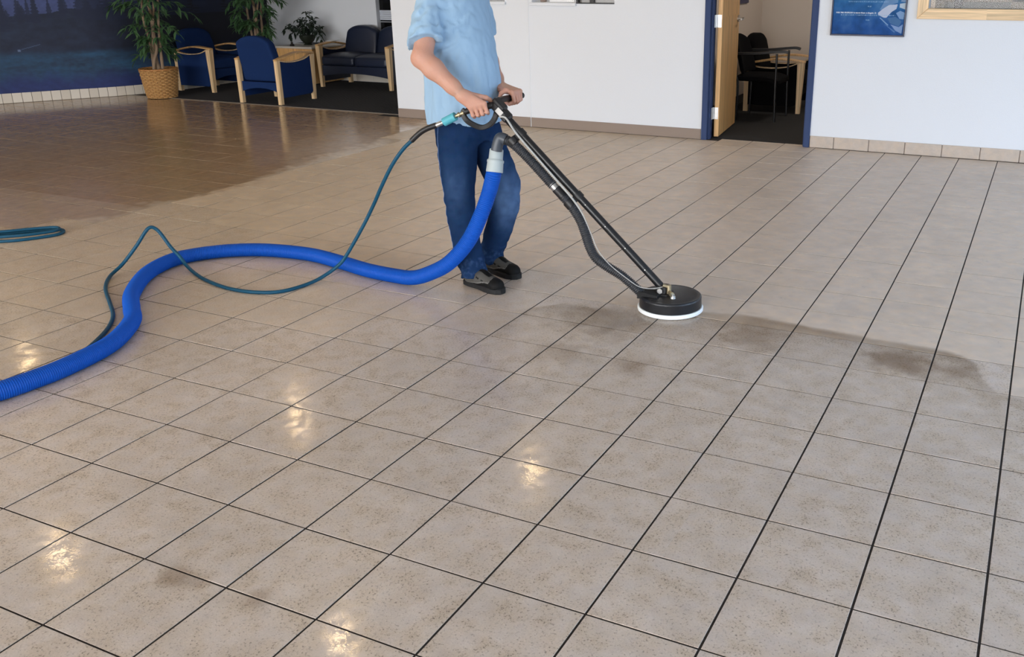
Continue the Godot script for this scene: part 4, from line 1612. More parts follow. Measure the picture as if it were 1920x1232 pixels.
func build_cleaner() -> void:
	var o := thing("floor_cleaning_wand", "black long-handled spinning floor cleaner with round head held by the man", "cleaning tool", DISC)
	var V := func(x, y, z): return Vector3(x, y, z) - DISC
	var black := mat(C8(26, 28, 32), 0.38)
	black.heightmap_enabled = true; black.heightmap_texture = bump_tex(0.1, 128, 4, 8); black.heightmap_scale = 0.06
	black.uv1_triplanar = true; black.uv1_scale = Vector3(9, 9, 9)
	var m := MB.new()
	m.lathe(PackedVector2Array([Vector2(0.118, 0.001), Vector2(0.153, 0.001), Vector2(0.158, 0.005), Vector2(0.158, 0.017), Vector2(0.154, 0.022), Vector2(0.146, 0.022), Vector2(0.118, 0.022), Vector2(0.118, 0.001)]), 64, Transform3D.IDENTITY)
	put("brush_skirt", m, mat(C8(232, 236, 236), 0.55), o)
	m = MB.new()
	m.lathe(PackedVector2Array([Vector2(0.142, 0.020), Vector2(0.149, 0.022), Vector2(0.1505, 0.028), Vector2(0.1485, 0.062), Vector2(0.1495, 0.066), Vector2(0.1475, 0.073), Vector2(0.142, 0.077), Vector2(0.132, 0.0755), Vector2(0.125, 0.0775), Vector2(0.06, 0.081), Vector2(0.0, 0.082)]), 72, Transform3D.IDENTITY)
	put("head_cover", m, black, o)
	# flat suction port on the left of the cover
	m = MB.new()
	var pb := [V.call(1.094, 0.063, -2.415), V.call(1.204, 0.070, -2.406), V.call(1.214, 0.070, -2.500), V.call(1.100, 0.063, -2.475)]
	var pt := [V.call(1.097, 0.097, -2.421), V.call(1.198, 0.088, -2.412), V.call(1.208, 0.090, -2.496), V.call(1.103, 0.101, -2.470)]
	m.hexa(pb, pt)
	put("suction_port", m, mat(C8(16, 16, 17), 0.8), o)
	# swivel yoke, pin and brass fittings
	m = MB.new()
	for s in [-0.026, 0.026]: m.box(at(V.call(1.197, 0.098, -2.492 + s)), Vector3(0.052, 0.046, 0.010), 0.004)
	m.box(at(V.call(1.199, 0.082, -2.492)), Vector3(0.078, 0.012, 0.085), 0.004)
	put("swivel_yoke", m, M.black, o)
	m = MB.new()
	cyl(m, V.call(1.197, 0.102, -2.452), V.call(1.197, 0.102, -2.532), 0.0085)
	cyl(m, V.call(1.197, 0.102, -2.450), V.call(1.197, 0.102, -2.457), 0.014, 0.013, 6)
	put("pivot_bolt", m, M.steel, o)
	m = MB.new()
	cyl(m, V.call(1.232, 0.078, -2.482), V.call(1.232, 0.128, -2.482), 0.013, 0.012, 6)
	cyl(m, V.call(1.232, 0.118, -2.482), V.call(1.205, 0.128, -2.470), 0.009)
	cyl(m, V.call(1.240, 0.096, -2.470), V.call(1.262, 0.094, -2.448), 0.010, 0.012)
	put("brass_fitting", m, M.brass, o)
	m = MB.new()
	cyl(m, V.call(1.268, 0.078, -2.442), V.call(1.268, 0.090, -2.442), 0.015, 0.014, 6)
	cyl(m, V.call(1.268, 0.088, -2.442), V.call(1.268, 0.100, -2.442), 0.008)
	put("bolt", m, M.steel, o)
	# tube
	var A: Vector3 = V.call(0.377, 0.931, -2.385)
	var B: Vector3 = V.call(1.197, 0.104, -2.492)
	m = MB.new()
	cyl(m, A, B, 0.0195, 0.0195, 20)
	put("wand_tube", m, M.blackgloss, o)
	var dir: Vector3 = (B - A).normalized()
	m = MB.new()
	for t in [0.54, 0.66, 0.78, 0.90]: cyl(m, A.lerp(B, t) + Vector3(0, 0.006, 0.014), A.lerp(B, t) + Vector3(0, 0.008, 0.0205), 0.0022)
	put("rivets", m, M.steel, o)
	# handle head: block, label, valve grip with guard, cross handle
	var wb := Basis(dir, dir.cross(Vector3(0, 0, 1)).normalized() * -1.0, Vector3(0, 0, 1)).orthonormalized()
	if wb.y.y < 0: wb = Basis(wb.x, -wb.y, -wb.z)
	m = MB.new()
	m.box(at(A + dir * 0.028 + wb.y * 0.004, wb), Vector3(0.112, 0.046, 0.050), 0.010)
	m.box(at(A + dir * 0.0 + wb.y * 0.024, wb), Vector3(0.075, 0.03, 0.044), 0.008)
	put("handle_block", m, M.black, o)
	m = MB.new()
	m.box(at(A + dir * 0.026 + wb.z * 0.0262 + wb.y * 0.006, wb), Vector3(0.036, 0.028, 0.002), 0.0006)
	put("label_plate", m, mat(C8(206, 204, 200), 0.5), o)
	m = MB.new()
	m.tube(bez([V.call(0.247, 0.913, -2.305), V.call(0.270, 0.923, -2.319), V.call(0.317, 0.936, -2.347), V.call(0.369, 0.944, -2.381)], 5), PackedFloat32Array([0.013, 0.014, 0.0145, 0.015, 0.015, 0.015, 0.0155, 0.0155, 0.016, 0.016, 0.016, 0.016, 0.016, 0.016, 0.016, 0.016]), 14)
	put("valve_grip", m, M.black, o)
	m = MB.new()
	var gp := bez([V.call(0.247, 0.924, -2.305), V.call(0.236, 0.905, -2.305), V.call(0.255, 0.873, -2.307), V.call(0.288, 0.849, -2.324), V.call(0.319, 0.840, -2.340), V.call(0.349, 0.853, -2.359), V.call(0.368, 0.881, -2.374), V.call(0.377, 0.917, -2.382)], 5)
	m.bar(gp, same(0.024, gp.size()), same(0.017, gp.size()), Vector3(0, 0, 1))
	put("trigger_guard", m, M.black, o)
	m = MB.new()
	m.tube(bez([V.call(0.349, 0.948, -2.391), V.call(0.338, 0.953, -2.500), V.call(0.333, 0.950, -2.610), V.call(0.335, 0.949, -2.700)], 5), same(0.0155, 16), 14)
	put("cross_handle", m, M.black, o)
	var hosemat := mat(C8(44, 46, 50), 0.42)
	# corrugated suction hose in two lengths with a metal joint, clamps and elbow
	var up := [V.call(0.417, 0.785, -2.372), V.call(0.466, 0.765, -2.376), V.call(0.550, 0.692, -2.384), V.call(0.663, 0.577, -2.397)]
	m = MB.new()
	ribbed(m, bez(up, 10), 0.0245, 0.0055, 0.0095, 18)
	put("suction_hose", m, hosemat, o)
	m = MB.new()
	cyl(m, V.call(0.653, 0.587, -2.396), V.call(0.684, 0.556, -2.400), 0.0205)
	put("metal_joint", m, M.steel, o)
	m = MB.new()
	cyl(m, V.call(0.677, 0.563, -2.399), V.call(0.718, 0.521, -2.405), 0.0222)
	put("joint_sleeve", m, M.black, o)
	var lowp := [V.call(0.712, 0.527, -2.405), V.call(0.753, 0.484, -2.409), V.call(0.800, 0.417, -2.410), V.call(0.826, 0.354, -2.410), V.call(0.848, 0.290, -2.412), V.call(0.877, 0.240, -2.415), V.call(0.933, 0.202, -2.420), V.call(1.005, 0.162, -2.431), V.call(1.063, 0.117, -2.440), V.call(1.107, 0.079, -2.446)]
	m = MB.new()
	ribbed(m, bez(lowp, 10), 0.0245, 0.0055, 0.0095, 18)
	put("suction_hose", m, hosemat, o)
	for q in [[V.call(0.464, 0.779, -2.376), 0.12], [V.call(0.746, 0.494, -2.409), 0.467]]:
		m = MB.new()
		var c: Vector3 = A + dir * (q[0] - A).dot(dir)
		cyl(m, c - dir * 0.016, c + dir * 0.016, 0.0245)
		cyl(m, q[0] - dir * 0.016, q[0] + dir * 0.016, 0.0275)
		m.box(at((c + q[0]) / 2, Basis(dir, (c - q[0]).normalized(), dir.cross((c - q[0]).normalized())).orthonormalized()), Vector3(0.03, 0.035, 0.03), 0.004)
		put("clamp", m, M.black, o)
	m = MB.new()
	m.tube(bez([V.call(0.379, 0.730, -2.359), V.call(0.387, 0.766, -2.363), V.call(0.399, 0.790, -2.368), V.call(0.425, 0.783, -2.373)], 6), same(0.0275, 19), 18)
	put("elbow", m, mat(C8(66, 72, 80), 0.4), o)
	# thin feed line beside the tube
	m = MB.new()
	var cp := bez([V.call(0.405, 0.892, -2.358), V.call(0.439, 0.888, -2.359), V.call(0.488, 0.821, -2.363), V.call(0.583, 0.717, -2.376), V.call(0.690, 0.604, -2.388), V.call(0.771, 0.521, -2.391), V.call(0.821, 0.461, -2.385), V.call(0.864, 0.372, -2.386), V.call(0.902, 0.288, -2.388), V.call(0.959, 0.222, -2.395), V.call(1.040, 0.160, -2.410), V.call(1.101, 0.119, -2.427), V.call(1.160, 0.112, -2.445), V.call(1.212, 0.122, -2.470)], 6)
	var cr := PackedFloat32Array()
	for i in cp.size(): cr.push_back(lerpf(0.0050, 0.0023, smoothstep(0.40, 0.52, float(i) / cp.size())))
	m.tube(cp, cr, 9)
	put("feed_line", m, mat(C8(168, 168, 164), 0.4), o)


func build_hoses() -> void:
	# thick blue vacuum hose
	var o := thing("vacuum_hose", "thick ribbed blue vacuum hose curving over the floor to the wand", "hose", Vector3(-0.5, 0, -1.5))
	var V := func(x, y, z): return Vector3(x + 0.5, y, z + 1.5)
	var r := 0.0385
	var m := MB.new()
	var pts := [V.call(0.370, 0.643, -2.350), V.call(0.366, 0.614, -2.343), V.call(0.332, 0.524, -2.352), V.call(0.306, 0.412, -2.305), V.call(0.240, 0.277, -2.277), V.call(0.135, 0.160, -2.252), V.call(0.001, 0.085, -2.252), V.call(-0.100, 0.050, -2.262), V.call(-0.209, r, -2.279), V.call(-0.413, r, -2.296), V.call(-0.638, r, -2.350), V.call(-0.903, r, -2.396), V.call(-1.185, r, -2.360), V.call(-1.374, r, -2.263), V.call(-1.484, r, -2.133), V.call(-1.523, r, -1.983), V.call(-1.445, r, -1.758), V.call(-1.245, r, -1.503), V.call(-1.064, r, -1.351), V.call(-0.931, r, -1.245), V.call(-0.810, r, -1.08), V.call(-0.751, r, -0.941), V.call(-0.722, r, -0.742), V.call(-0.727, r, -0.609), V.call(-0.744, r, -0.493), V.call(-0.80, r, -0.30), V.call(-0.90, r, -0.1)]
	ribbed(m, bez(pts, 10), r, 0.0042, 0.0084, 22)
	var hm := mat(C8(10, 80, 178), 0.5)
	hm.metallic_specular = 0.3
	put("hose", m, hm, o)
	m = MB.new()
	var a: Vector3 = V.call(0.371, 0.734, -2.375)
	var b: Vector3 = V.call(0.371, 0.626, -2.345)
	var d := (b - a).normalized()
	m.tube(PackedVector3Array([a, a + d * 0.004, a + d * 0.045, a + d * 0.052, a + d * 0.053, a + d * 0.064, a + d * 0.066, b - d * 0.003, b]), PackedFloat32Array([0.031, 0.0335, 0.0345, 0.0365, 0.041, 0.0415, 0.039, 0.0415, 0.040]), 28)
	put("cuff", m, mat(C8(176, 186, 186), 0.45), o)
	# thin teal pressure line
	o = thing("pressure_hose", "thin teal pressure hose from the trigger grip looping over the blue hose", "hose", Vector3(-0.5, 0, -1.5))
	var th := mat(C8(16, 74, 100), 0.45)
	th.metallic_specular = 0.35
	m = MB.new()
	var q := bez([V.call(-0.016, 0.781, -2.259), V.call(-0.080, 0.726, -2.245), V.call(-0.150, 0.639, -2.233), V.call(-0.230, 0.522, -2.237), V.call(-0.306, 0.415, -2.256), V.call(-0.377, 0.296, -2.243), V.call(-0.477, 0.139, -2.215), V.call(-0.516, 0.085, -2.190), V.call(-0.569, 0.037, -2.140), V.call(-0.606, 0.012, -2.055), V.call(-0.649, 0.010, -1.906), V.call(-0.761, 0.010, -1.837), V.call(-0.930, 0.010, -1.824), V.call(-1.125, 0.010, -1.868), V.call(-1.280, 0.010, -1.930), V.call(-1.389, 0.032, -1.970), V.call(-1.439, 0.078, -1.975), V.call(-1.477, 0.130, -1.960), V.call(-1.529, 0.207, -1.950), V.call(-1.553, 0.236, -1.935), V.call(-1.566, 0.238, -1.918), V.call(-1.582, 0.216, -1.900), V.call(-1.621, 0.142, -1.860), V.call(-1.674, 0.052, -1.800), V.call(-1.660, 0.012, -1.700), V.call(-1.522, 0.010, -1.565), V.call(-1.325, 0.010, -1.431), V.call(-1.145, 0.010, -1.308), V.call(-1.036, 0.010, -1.203), V.call(-0.955, 0.010, -1.095), V.call(-0.880, 0.010, -0.965), V.call(-0.830, 0.010, -0.820), V.call(-0.820, 0.010, -0.620), V.call(-0.850, 0.010, -0.400)], 8)
	m.tube(q, same(0.0095, q.size()), 12)
	put("hose", m, th, o)
	m = MB.new()
	var s := bez([V.call(0.100, 0.846, -2.277), V.call(0.052, 0.829, -2.271), V.call(0.009, 0.805, -2.264), V.call(-0.037, 0.765, -2.254)], 5)
	m.tube(s, same(0.0135, s.size()), 14)
	put("bend_sleeve", m, M.black, o)
	m = MB.new()
	cyl(m, V.call(0.125, 0.856, -2.281), V.call(0.095, 0.843, -2.276), 0.0125, 0.012, 8)
	cyl(m, V.call(0.143, 0.863, -2.284), V.call(0.124, 0.856, -2.281), 0.009)
	put("steel_coupling", m, M.steel, o)
	m = MB.new()
	cyl(m, V.call(0.199, 0.892, -2.293), V.call(0.139, 0.862, -2.284), 0.0205, 0.0205, 18)
	put("turquoise_sleeve", m, mat(C8(84, 172, 186), 0.5), o)
	m = MB.new()
	cyl(m, V.call(0.247, 0.913, -2.305), V.call(0.197, 0.891, -2.293), 0.008)
	cyl(m, V.call(0.222, 0.902, -2.299), V.call(0.213, 0.897, -2.297), 0.0125, 0.0125, 6)
	cyl(m, V.call(0.242, 0.910, -2.303), V.call(0.233, 0.906, -2.301), 0.0125, 0.0125, 6)
	put("brass_coupling", m, M.brass, o)
	# loop of the same line at the left edge
	o = thing("pressure_hose_loop", "flat loop of teal hose lying on the tiles at the left edge", "hose", Vector3(-2.85, 0, -2.07))
	m = MB.new()
	var U := func(x, y, z): return Vector3(x + 2.85, y, z + 2.07)
	var w := bez([U.call(-3.25, 0.0098, -1.86), U.call(-3.08, 0.0098, -1.95), U.call(-2.985, 0.012, -2.044), U.call(-2.92, 0.0098, -2.125), U.call(-2.835, 0.0098, -2.222), U.call(-2.765, 0.0098, -2.238), U.call(-2.712, 0.0098, -2.20), U.call(-2.70, 0.0098, -2.14), U.call(-2.755, 0.0098, -2.03), U.call(-2.825, 0.0098, -1.94), U.call(-2.93, 0.0098, -1.885), U.call(-3.02, 0.018, -1.925), U.call(-3.02, 0.030, -1.975), U.call(-2.96, 0.030, -2.05), U.call(-2.88, 0.0285, -2.15), U.call(-2.80, 0.0285, -2.215), U.call(-2.74, 0.0285, -2.20), U.call(-2.73, 0.0285, -2.14), U.call(-2.80, 0.0285, -2.02), U.call(-2.90, 0.028, -1.93), U.call(-3.10, 0.012, -1.80), U.call(-3.3, 0.0098, -1.66)], 8)
	m.tube(w, same(0.0095, w.size()), 12)
	put("hose", m, th, o)


# ---------------------------------------------------------------- the man
const MAN := Vector3(0.18, 0, -2.53)


static func cd(p: Vector3, a: Vector3, b: Vector3, ra: float, rb: float) -> float:
	var ba := b - a
	var h := clampf((p - a).dot(ba) / ba.length_squared(), 0.0, 1.0)
	return p.distance_to(a + ba * h) - lerpf(ra, rb, h)


static func smin(a: float, b: float, k: float) -> float:
	var h := maxf(k - absf(a - b), 0.0) / k
	return minf(a, b) - h * h * k * 0.25


static func oval(p: Vector3, c: Vector2, b: float, a: float) -> float:   # distance to an upright elliptic column
	var dx := p.x - c.x
	var dz := p.z - c.y
	var q := sqrt(dx * dx / (b * b) + dz * dz / (a * a))
	if q < 1e-4: return -minf(a, b)
	var g := sqrt(dx * dx / (b * b * b * b) + dz * dz / (a * a * a * a))
	return (q - 1.0) * q / g


func table(t: Array, y: float) -> Array:   # [y, cx, half depth, half width] rising
	if y <= t[0][0]: return t[0]
	for i in t.size() - 1:
		if y < t[i + 1][0]:
			var k: float = (y - t[i][0]) / (t[i + 1][0] - t[i][0])
			k = k * k * (3.0 - 2.0 * k)
			return [y, lerpf(t[i][1], t[i + 1][1], k), lerpf(t[i][2], t[i + 1][2], k), lerpf(t[i][3], t[i + 1][3], k)]
	return t[-1]


func shift(m: MB, d: Vector3) -> void:
	for i in m.v.size(): m.v[i] += d


const SH_R := Vector3(0.028, 1.412, -2.392)
const EL_R := Vector3(0.060, 1.160, -2.250)
const WR_R := Vector3(0.258, 0.992, -2.278)
const SH_L := Vector3(0.060, 1.415, -2.748)
const EL_L := Vector3(0.040, 1.140, -2.840)
const WR_L := Vector3(0.240, 0.990, -2.648)


func fist(m: MB, W: Vector3, c0: Vector3, u: Vector3, outw: Vector3, elbow: Vector3, turn: float, big: float) -> void:
	u = u.normalized()
	var O := (outw - u * outw.dot(u)).normalized()
	var U := O.cross(u).normalized()
	if U.y < 0: U = -U
	var ring := func(c: Vector3, deg: float, rho: float) -> Vector3: return c + (U * cos(deg_to_rad(deg + turn)) + O * sin(deg_to_rad(deg + turn))) * rho * big
	var bones := []
	var palm := []
	for i in 4:
		var c := c0 + u * (0.031 - 0.0205 * i) * big
		var len: float = [0.95, 1.05, 1.0, 0.85][i]
		var mcp: Vector3 = ring.call(c, 32, 0.037 + 0.002 * len)
		var pip: Vector3 = ring.call(c, 92, 0.037 * len + 0.002)
		var dip: Vector3 = ring.call(c, 148, 0.028)
		var tip: Vector3 = ring.call(c, 205, 0.0245)
		bones.append([mcp, pip, 0.0104, 0.0096]); bones.append([pip, dip, 0.0096, 0.0088]); bones.append([dip, tip, 0.0088, 0.0078])
		palm.append([W + u * (0.012 - 0.008 * i), mcp, 0.0220, 0.0130])
	var th := [W + u * 0.018 - O * 0.006, c0 + u * 0.044 + U * 0.040 - O * 0.002, c0 + u * 0.058 + U * 0.026 - O * 0.020, c0 + u * 0.060 + U * 0.004 - O * 0.030]
	palm.append([th[0], th[1], 0.019, 0.0125])
	var thumb := [[th[1], th[2], 0.0115, 0.0105], [th[2], th[3], 0.0105, 0.0085]]
	var back := W + (elbow - W).normalized() * 0.06
	var f := func(p: Vector3) -> float:
		var d := cd(p, back, W, 0.0335, 0.0275)
		for b in palm: d = smin(d, cd(p, b[0], b[1], b[2], b[3]), 0.014)
		var fing := 9.0
		for k in 4:
			var e := 9.0
			for j in 3:
				var b: Array = bones[k * 3 + j]
				e = smin(e, cd(p, b[0], b[1], b[2], b[3]), 0.003)
			fing = smin(fing, e, 0.0025)
		for b in thumb: fing = smin(fing, cd(p, b[0], b[1], b[2], b[3]), 0.004)
		return smin(d, fing, 0.008)
	var lo := c0.min(W).min(back) - Vector3(0.085, 0.065, 0.07)
	var hi := c0.max(W).max(back) + Vector3(0.085, 0.06, 0.07)
	m.net(f, lo, hi, 0.0034)


func build_person() -> void:
	var o := thing("person", "man in light blue t-shirt and blue jeans gripping the cleaning wand with both hands", "person", MAN)
	var skin := mat(C8(198, 148, 126), 0.55)
	skin.subsurf_scatter_enabled = true; skin.subsurf_scatter_strength = 0.15
	skin.heightmap_enabled = true; skin.heightmap_texture = bump_tex(0.06, 256, 4, 12); skin.heightmap_scale = 0.08
	skin.uv1_triplanar = true; skin.uv1_scale = Vector3(7, 7, 7)
	var head := Vector3(0.110, 1.665, -2.57)
	var R := Basis(Vector3(0, 0, 1), -0.35)   # the head nods towards the floor tool
	var Hh := func(x, y, z): return head + R * Vector3(x, y, z)
	# arms, torso, neck and head as one field, then each hand on a finer grid
	var bones := [
		[SH_R - Vector3(0, 0.03, 0), EL_R, 0.052, 0.047], [EL_R, EL_R.lerp(WR_R, 0.28), 0.0445, 0.0475], [EL_R.lerp(WR_R, 0.28), EL_R.lerp(WR_R, 0.75), 0.0475, 0.0345], [EL_R.lerp(WR_R, 0.75), WR_R, 0.0345, 0.0275],
		[EL_R + Vector3(-0.020, -0.005, 0.0), EL_R + Vector3(0.0, 0.01, 0.0), 0.030, 0.036],
		[SH_L - Vector3(0, 0.03, 0), EL_L, 0.052, 0.047], [EL_L, EL_L.lerp(WR_L, 0.28), 0.0445, 0.0475], [EL_L.lerp(WR_L, 0.28), EL_L.lerp(WR_L, 0.75), 0.0475, 0.0345], [EL_L.lerp(WR_L, 0.75), WR_L, 0.0345, 0.0275],
		[Vector3(0.05, 1.375, -2.45), Vector3(0.06, 1.375, -2.69), 0.055, 0.055], [Vector3(0.06, 1.42, -2.57), Vector3(0.08, 1.56, -2.57), 0.062, 0.056],
		[Vector3(0.07, 1.36, -2.57), Vector3(0.07, 0.95, -2.57), 0.10, 0.11]]
	var face := [[Hh.call(-0.015, 0.025, 0), Hh.call(-0.005, 0.03, 0), 0.088, 0.086], [Hh.call(0.01, -0.03, 0), Hh.call(0.055, -0.085, 0), 0.068, 0.036], [Hh.call(0.082, 0.012, 0), Hh.call(0.098, -0.024, 0), 0.009, 0.0115], [Hh.call(0.068, 0.032, -0.04), Hh.call(0.068, 0.032, 0.04), 0.016, 0.016], [Hh.call(0.078, -0.055, -0.018), Hh.call(0.078, -0.055, 0.018), 0.009, 0.009], [Hh.call(0.076, -0.068, -0.013), Hh.call(0.076, -0.068, 0.013), 0.009, 0.009], [Hh.call(-0.012, -0.005, 0.078), Hh.call(-0.018, 0.03, 0.083), 0.013, 0.016], [Hh.call(-0.012, -0.005, -0.078), Hh.call(-0.018, 0.03, -0.083), 0.013, 0.016]]
	var sock := [Hh.call(0.076, 0.012, 0.033), Hh.call(0.076, 0.012, -0.033)]
	var f := func(p: Vector3) -> float:
		var d := 9.0
		if p.y < 1.62:
			for b in bones:
				d = smin(d, cd(p, b[0], b[1], b[2], b[3]), 0.022)
		if p.y > 1.44:
			for b in face: d = smin(d, cd(p, b[0], b[1], b[2], b[3]), 0.016)
			for e in sock: d = maxf(d, 0.012 - p.distance_to(e))
		return d
	var m := MB.new()
	m.net(f, Vector3(-0.12, 0.80, -2.94), Vector3(0.40, 1.80, -2.16), 0.0075)
	fist(m, WR_R, Vector3(0.3090, 0.9290, -2.3340), Vector3(0.123, 0.036, -0.06), Vector3(0.12, 0, 1), EL_R, 34.0, 1.10)
	fist(m, WR_L, Vector3(0.3300, 0.9495, -2.602), Vector3(-0.018, 0.0, 0.26), Vector3(1, 0, 0), EL_L, 14.0, 1.06)
	shift(m, -MAN)
	put("body", m, skin, o)
	m = MB.new()
	for e in sock: m.lathe(PackedVector2Array([Vector2(0, -0.011), Vector2(0.006, -0.009), Vector2(0.0105, -0.003), Vector2(0.0105, 0.003), Vector2(0.006, 0.009), Vector2(0, 0.011)]), 12, at(e - R * Vector3(0.008, 0, 0) - MAN))
	put("eyes", m, mat(C8(150, 140, 132), 0.3), o)
	m = MB.new()
	var hf := func(p: Vector3) -> float:
		var q: Vector3 = R.inverse() * (p - head)
		var d := cd(p, Hh.call(-0.018, 0.032, 0), Hh.call(-0.010, 0.034, 0), 0.0945, 0.091)
		d = maxf(d, 0.006 - q.y + maxf(0.0, q.x - 0.015) * 0.95 - maxf(0.0, -q.x - 0.02) * 1.1)
		return d
	m.net(hf, head - Vector3(0.14, 0.12, 0.12), head + Vector3(0.13, 0.16, 0.12), 0.007)
	shift(m, -MAN)
	put("hair", m, mat(C8(92, 80, 70), 0.8), o)
	# t-shirt
	var wr := noise(61, 9.0, 3)
	var wr2 := noise(62, 26.0, 2)
	var T1 := [[0.78, 0.064, 0.184, 0.182], [0.83, 0.067, 0.188, 0.186], [0.91, 0.070, 0.195, 0.190], [1.04, 0.071, 0.191, 0.190], [1.19, 0.070, 0.162, 0.194], [1.316, 0.069, 0.134, 0.196], [1.40, 0.067, 0.120, 0.186], [1.45, 0.066, 0.102, 0.145], [1.49, 0.068, 0.080, 0.084], [1.52, 0.070, 0.074, 0.074]]
	var sf := func(p: Vector3) -> float:
		var t := table(T1, p.y)
		var d := oval(p, Vector2(t[1], -2.57), t[2], t[3])
		for s in [[SH_R, EL_R, 0.74, 0.080], [SH_L, EL_L, 0.74, 0.080]]:
			var a: Vector3 = s[0]
			var ax: Vector3 = (s[1] - a).normalized()
			var L: float = a.distance_to(s[1])
			var e := cd(p, a + Vector3(0, -0.006, 0), s[1], 0.064, s[3] + 0.008)
			e += 0.004 * sin(40.0 * (p.x - p.z) + 6.0 * wr.get_noise_3d(p.x, p.y * 0.5, p.z))
			e = maxf(e, (p - a - ax * L * s[2]).dot((ax + Vector3(0.32, 0, 0)).normalized()))
			d = smin(d, e, 0.034)
		# drape: long soft folds below the chest, tight ones under the arm
		var low := smoothstep(1.28, 0.95, p.y)
		d += 0.014 * wr.get_noise_3d(p.x * 1.5, p.y * 0.30, p.z * 1.5) * low
		var arm := p - Vector3(0.085, 1.27, -2.38)
		var dd := arm.length()
		if dd < 0.24: d += 0.0065 * sin((arm.y * 0.85 - arm.x * 0.9 - arm.z * 0.3) * 80.0 + 4.0 * wr.get_noise_3d(p.x, p.y, p.z)) * smoothstep(0.24, 0.04, dd)
		d += 0.0035 * wr2.get_noise_3d(p.x, p.y * 0.5, p.z)
		return maxf(d, maxf(p.y - 1.497, 0.818 + 0.02 * (p.x - 0.1) - p.y))
	m = MB.new()
	m.net(sf, Vector3(-0.18, 0.79, -2.98), Vector3(0.34, 1.53, -2.12), 0.0085)
	shift(m, -MAN)
	var sm := fabric(C8(150, 182, 209), 0.9, 90, 0.1)
	put("t_shirt", m, sm, o)
	# jeans
	var LR := [[Vector3(0.085, 0.80, -2.475), 0.100], [Vector3(0.098, 0.676, -2.445), 0.099], [Vector3(0.104, 0.541, -2.43), 0.085], [Vector3(0.107, 0.45, -2.43), 0.077], [Vector3(0.110, 0.380, -2.43), 0.0725], [Vector3(0.131, 0.236, -2.43), 0.0725], [Vector3(0.162, 0.11, -2.425), 0.069], [Vector3(0.180, 0.04, -2.42), 0.068]]
	var LL := [[Vector3(0.100, 0.80, -2.645), 0.098], [Vector3(0.188, 0.64, -2.632), 0.090], [Vector3(0.250, 0.49, -2.64), 0.0835], [Vector3(0.242, 0.37, -2.645), 0.076], [Vector3(0.190, 0.235, -2.65), 0.070], [Vector3(0.148, 0.13, -2.652), 0.066], [Vector3(0.138, 0.05, -2.652), 0.064]]
	var jf := func(p: Vector3) -> float:
		var d := 9.0
		if p.y > 0.66:
			d = maxf(oval(p, Vector2(0.073, -2.57), 0.148, 0.165), maxf(p.y - 0.865, 0.74 - p.y))
		var r := 9.0
		for i in LR.size() - 1: r = minf(r, cd(p, LR[i][0], LR[i + 1][0], LR[i][1], LR[i + 1][1]))
		r = maxf(r, 0.050 - p.y + 0.10 * (p.x - 0.17))
		var l := 9.0
		for i in LL.size() - 1: l = minf(l, cd(p, LL[i][0], LL[i + 1][0], LL[i][1], LL[i + 1][1]))
		l = maxf(l, 0.062 - p.y)
		d = smin(d, smin(r, l, 0.02), 0.05)
		d = maxf(d, p.y - 0.865)
		var ank := smoothstep(0.26, 0.08, p.y)
		d += 0.0045 * sin(p.y * 105.0 + p.x * 14.0 + 5.0 * wr.get_noise_3d(p.x, p.y, p.z)) * ank
		var kn := exp(-pow((p.y - 0.42) / 0.07, 2))
		d += 0.0035 * sin(p.y * 95.0 - p.x * 25.0 + 4.0 * wr.get_noise_3d(p.x, p.y, p.z)) * kn * (1.0 - 0.6 * smoothstep(0.1, 0.25, p.x))
		d += 0.006 * wr.get_noise_3d(p.x * 0.8, p.y * 1.1, p.z * 0.8) + 0.0025 * wr2.get_noise_3d(p.x, p.y, p.z)
		return d
	var dn := noise(63, 14.0, 4)
	var jc := func(p: Vector3) -> Color:
		var c := Color(0.0098, 0.0265, 0.074)
		var k := 0.5 + 0.5 * dn.get_noise_3d(p.x, p.y, p.z)
		c = c.lerp(Color(0.022, 0.055, 0.135), 0.4 * k)
		var kn := exp(-pow((p.y - 0.42) / 0.15, 2)) * smoothstep(0.19, 0.30, p.x)     # worn pale knee
		var th := exp(-pow((p.y - 0.52) / 0.12, 2)) * smoothstep(-2.42, -2.37, p.z) * smoothstep(0.04, 0.12, p.x)
		c = c.lerp(Color(0.10, 0.18, 0.34), clampf((kn * 0.9 + th * 0.25) * (0.35 + 0.9 * k), 0, 0.8))
		if p.y < 0.16: c = c.lerp(Color(0.09, 0.15, 0.30), clampf(0.5 * (dn.get_noise_3d(p.x * 3, p.y * 3, p.z * 3) + 0.1), 0, 0.5))
		return c
	m = MB.new()
	m.net(jf, Vector3(-0.09, 0.03, -2.76), Vector3(0.37, 0.885, -2.31), 0.0085, jc)
	shift(m, -MAN)
	var jm := fabric(Color.WHITE, 0.9, 110, 0.0)
	jm.metallic_specular = 0.15
	jm.vertex_color_use_as_albedo = true
	put("jeans", m, jm, o)
	# pale side seam of the near leg
	m = MB.new()
	var seam := []
	for q in [[0.83, 0.030], [0.70, 0.032], [0.58, 0.038], [0.47, 0.042], [0.36, 0.050], [0.24, 0.072], [0.12, 0.108]]:
		var x: float = q[1]
		var z := -2.25
		while jf.call(Vector3(x, q[0], z)) > 0.0005 and z > -2.6: z -= 0.001
		seam.append(Vector3(x, q[0], z) - MAN)
	var sp := bez(seam, 8)
	for i in sp.size():   # keep it on the cloth
		var w := sp[i] + MAN
		w.z = -2.25
		while jf.call(w) > 0.0005 and w.z > -2.6: w.z -= 0.001
		sp[i] = w - MAN
	m.tube(sp, same(0.0016, sp.size()), 6)
	put("seam", m, mat(C8(104, 132, 176), 0.9), o)
	shoe(o, Vector3(0.118, 0, -2.432), Vector3(0.392, 0, -2.352), 0)
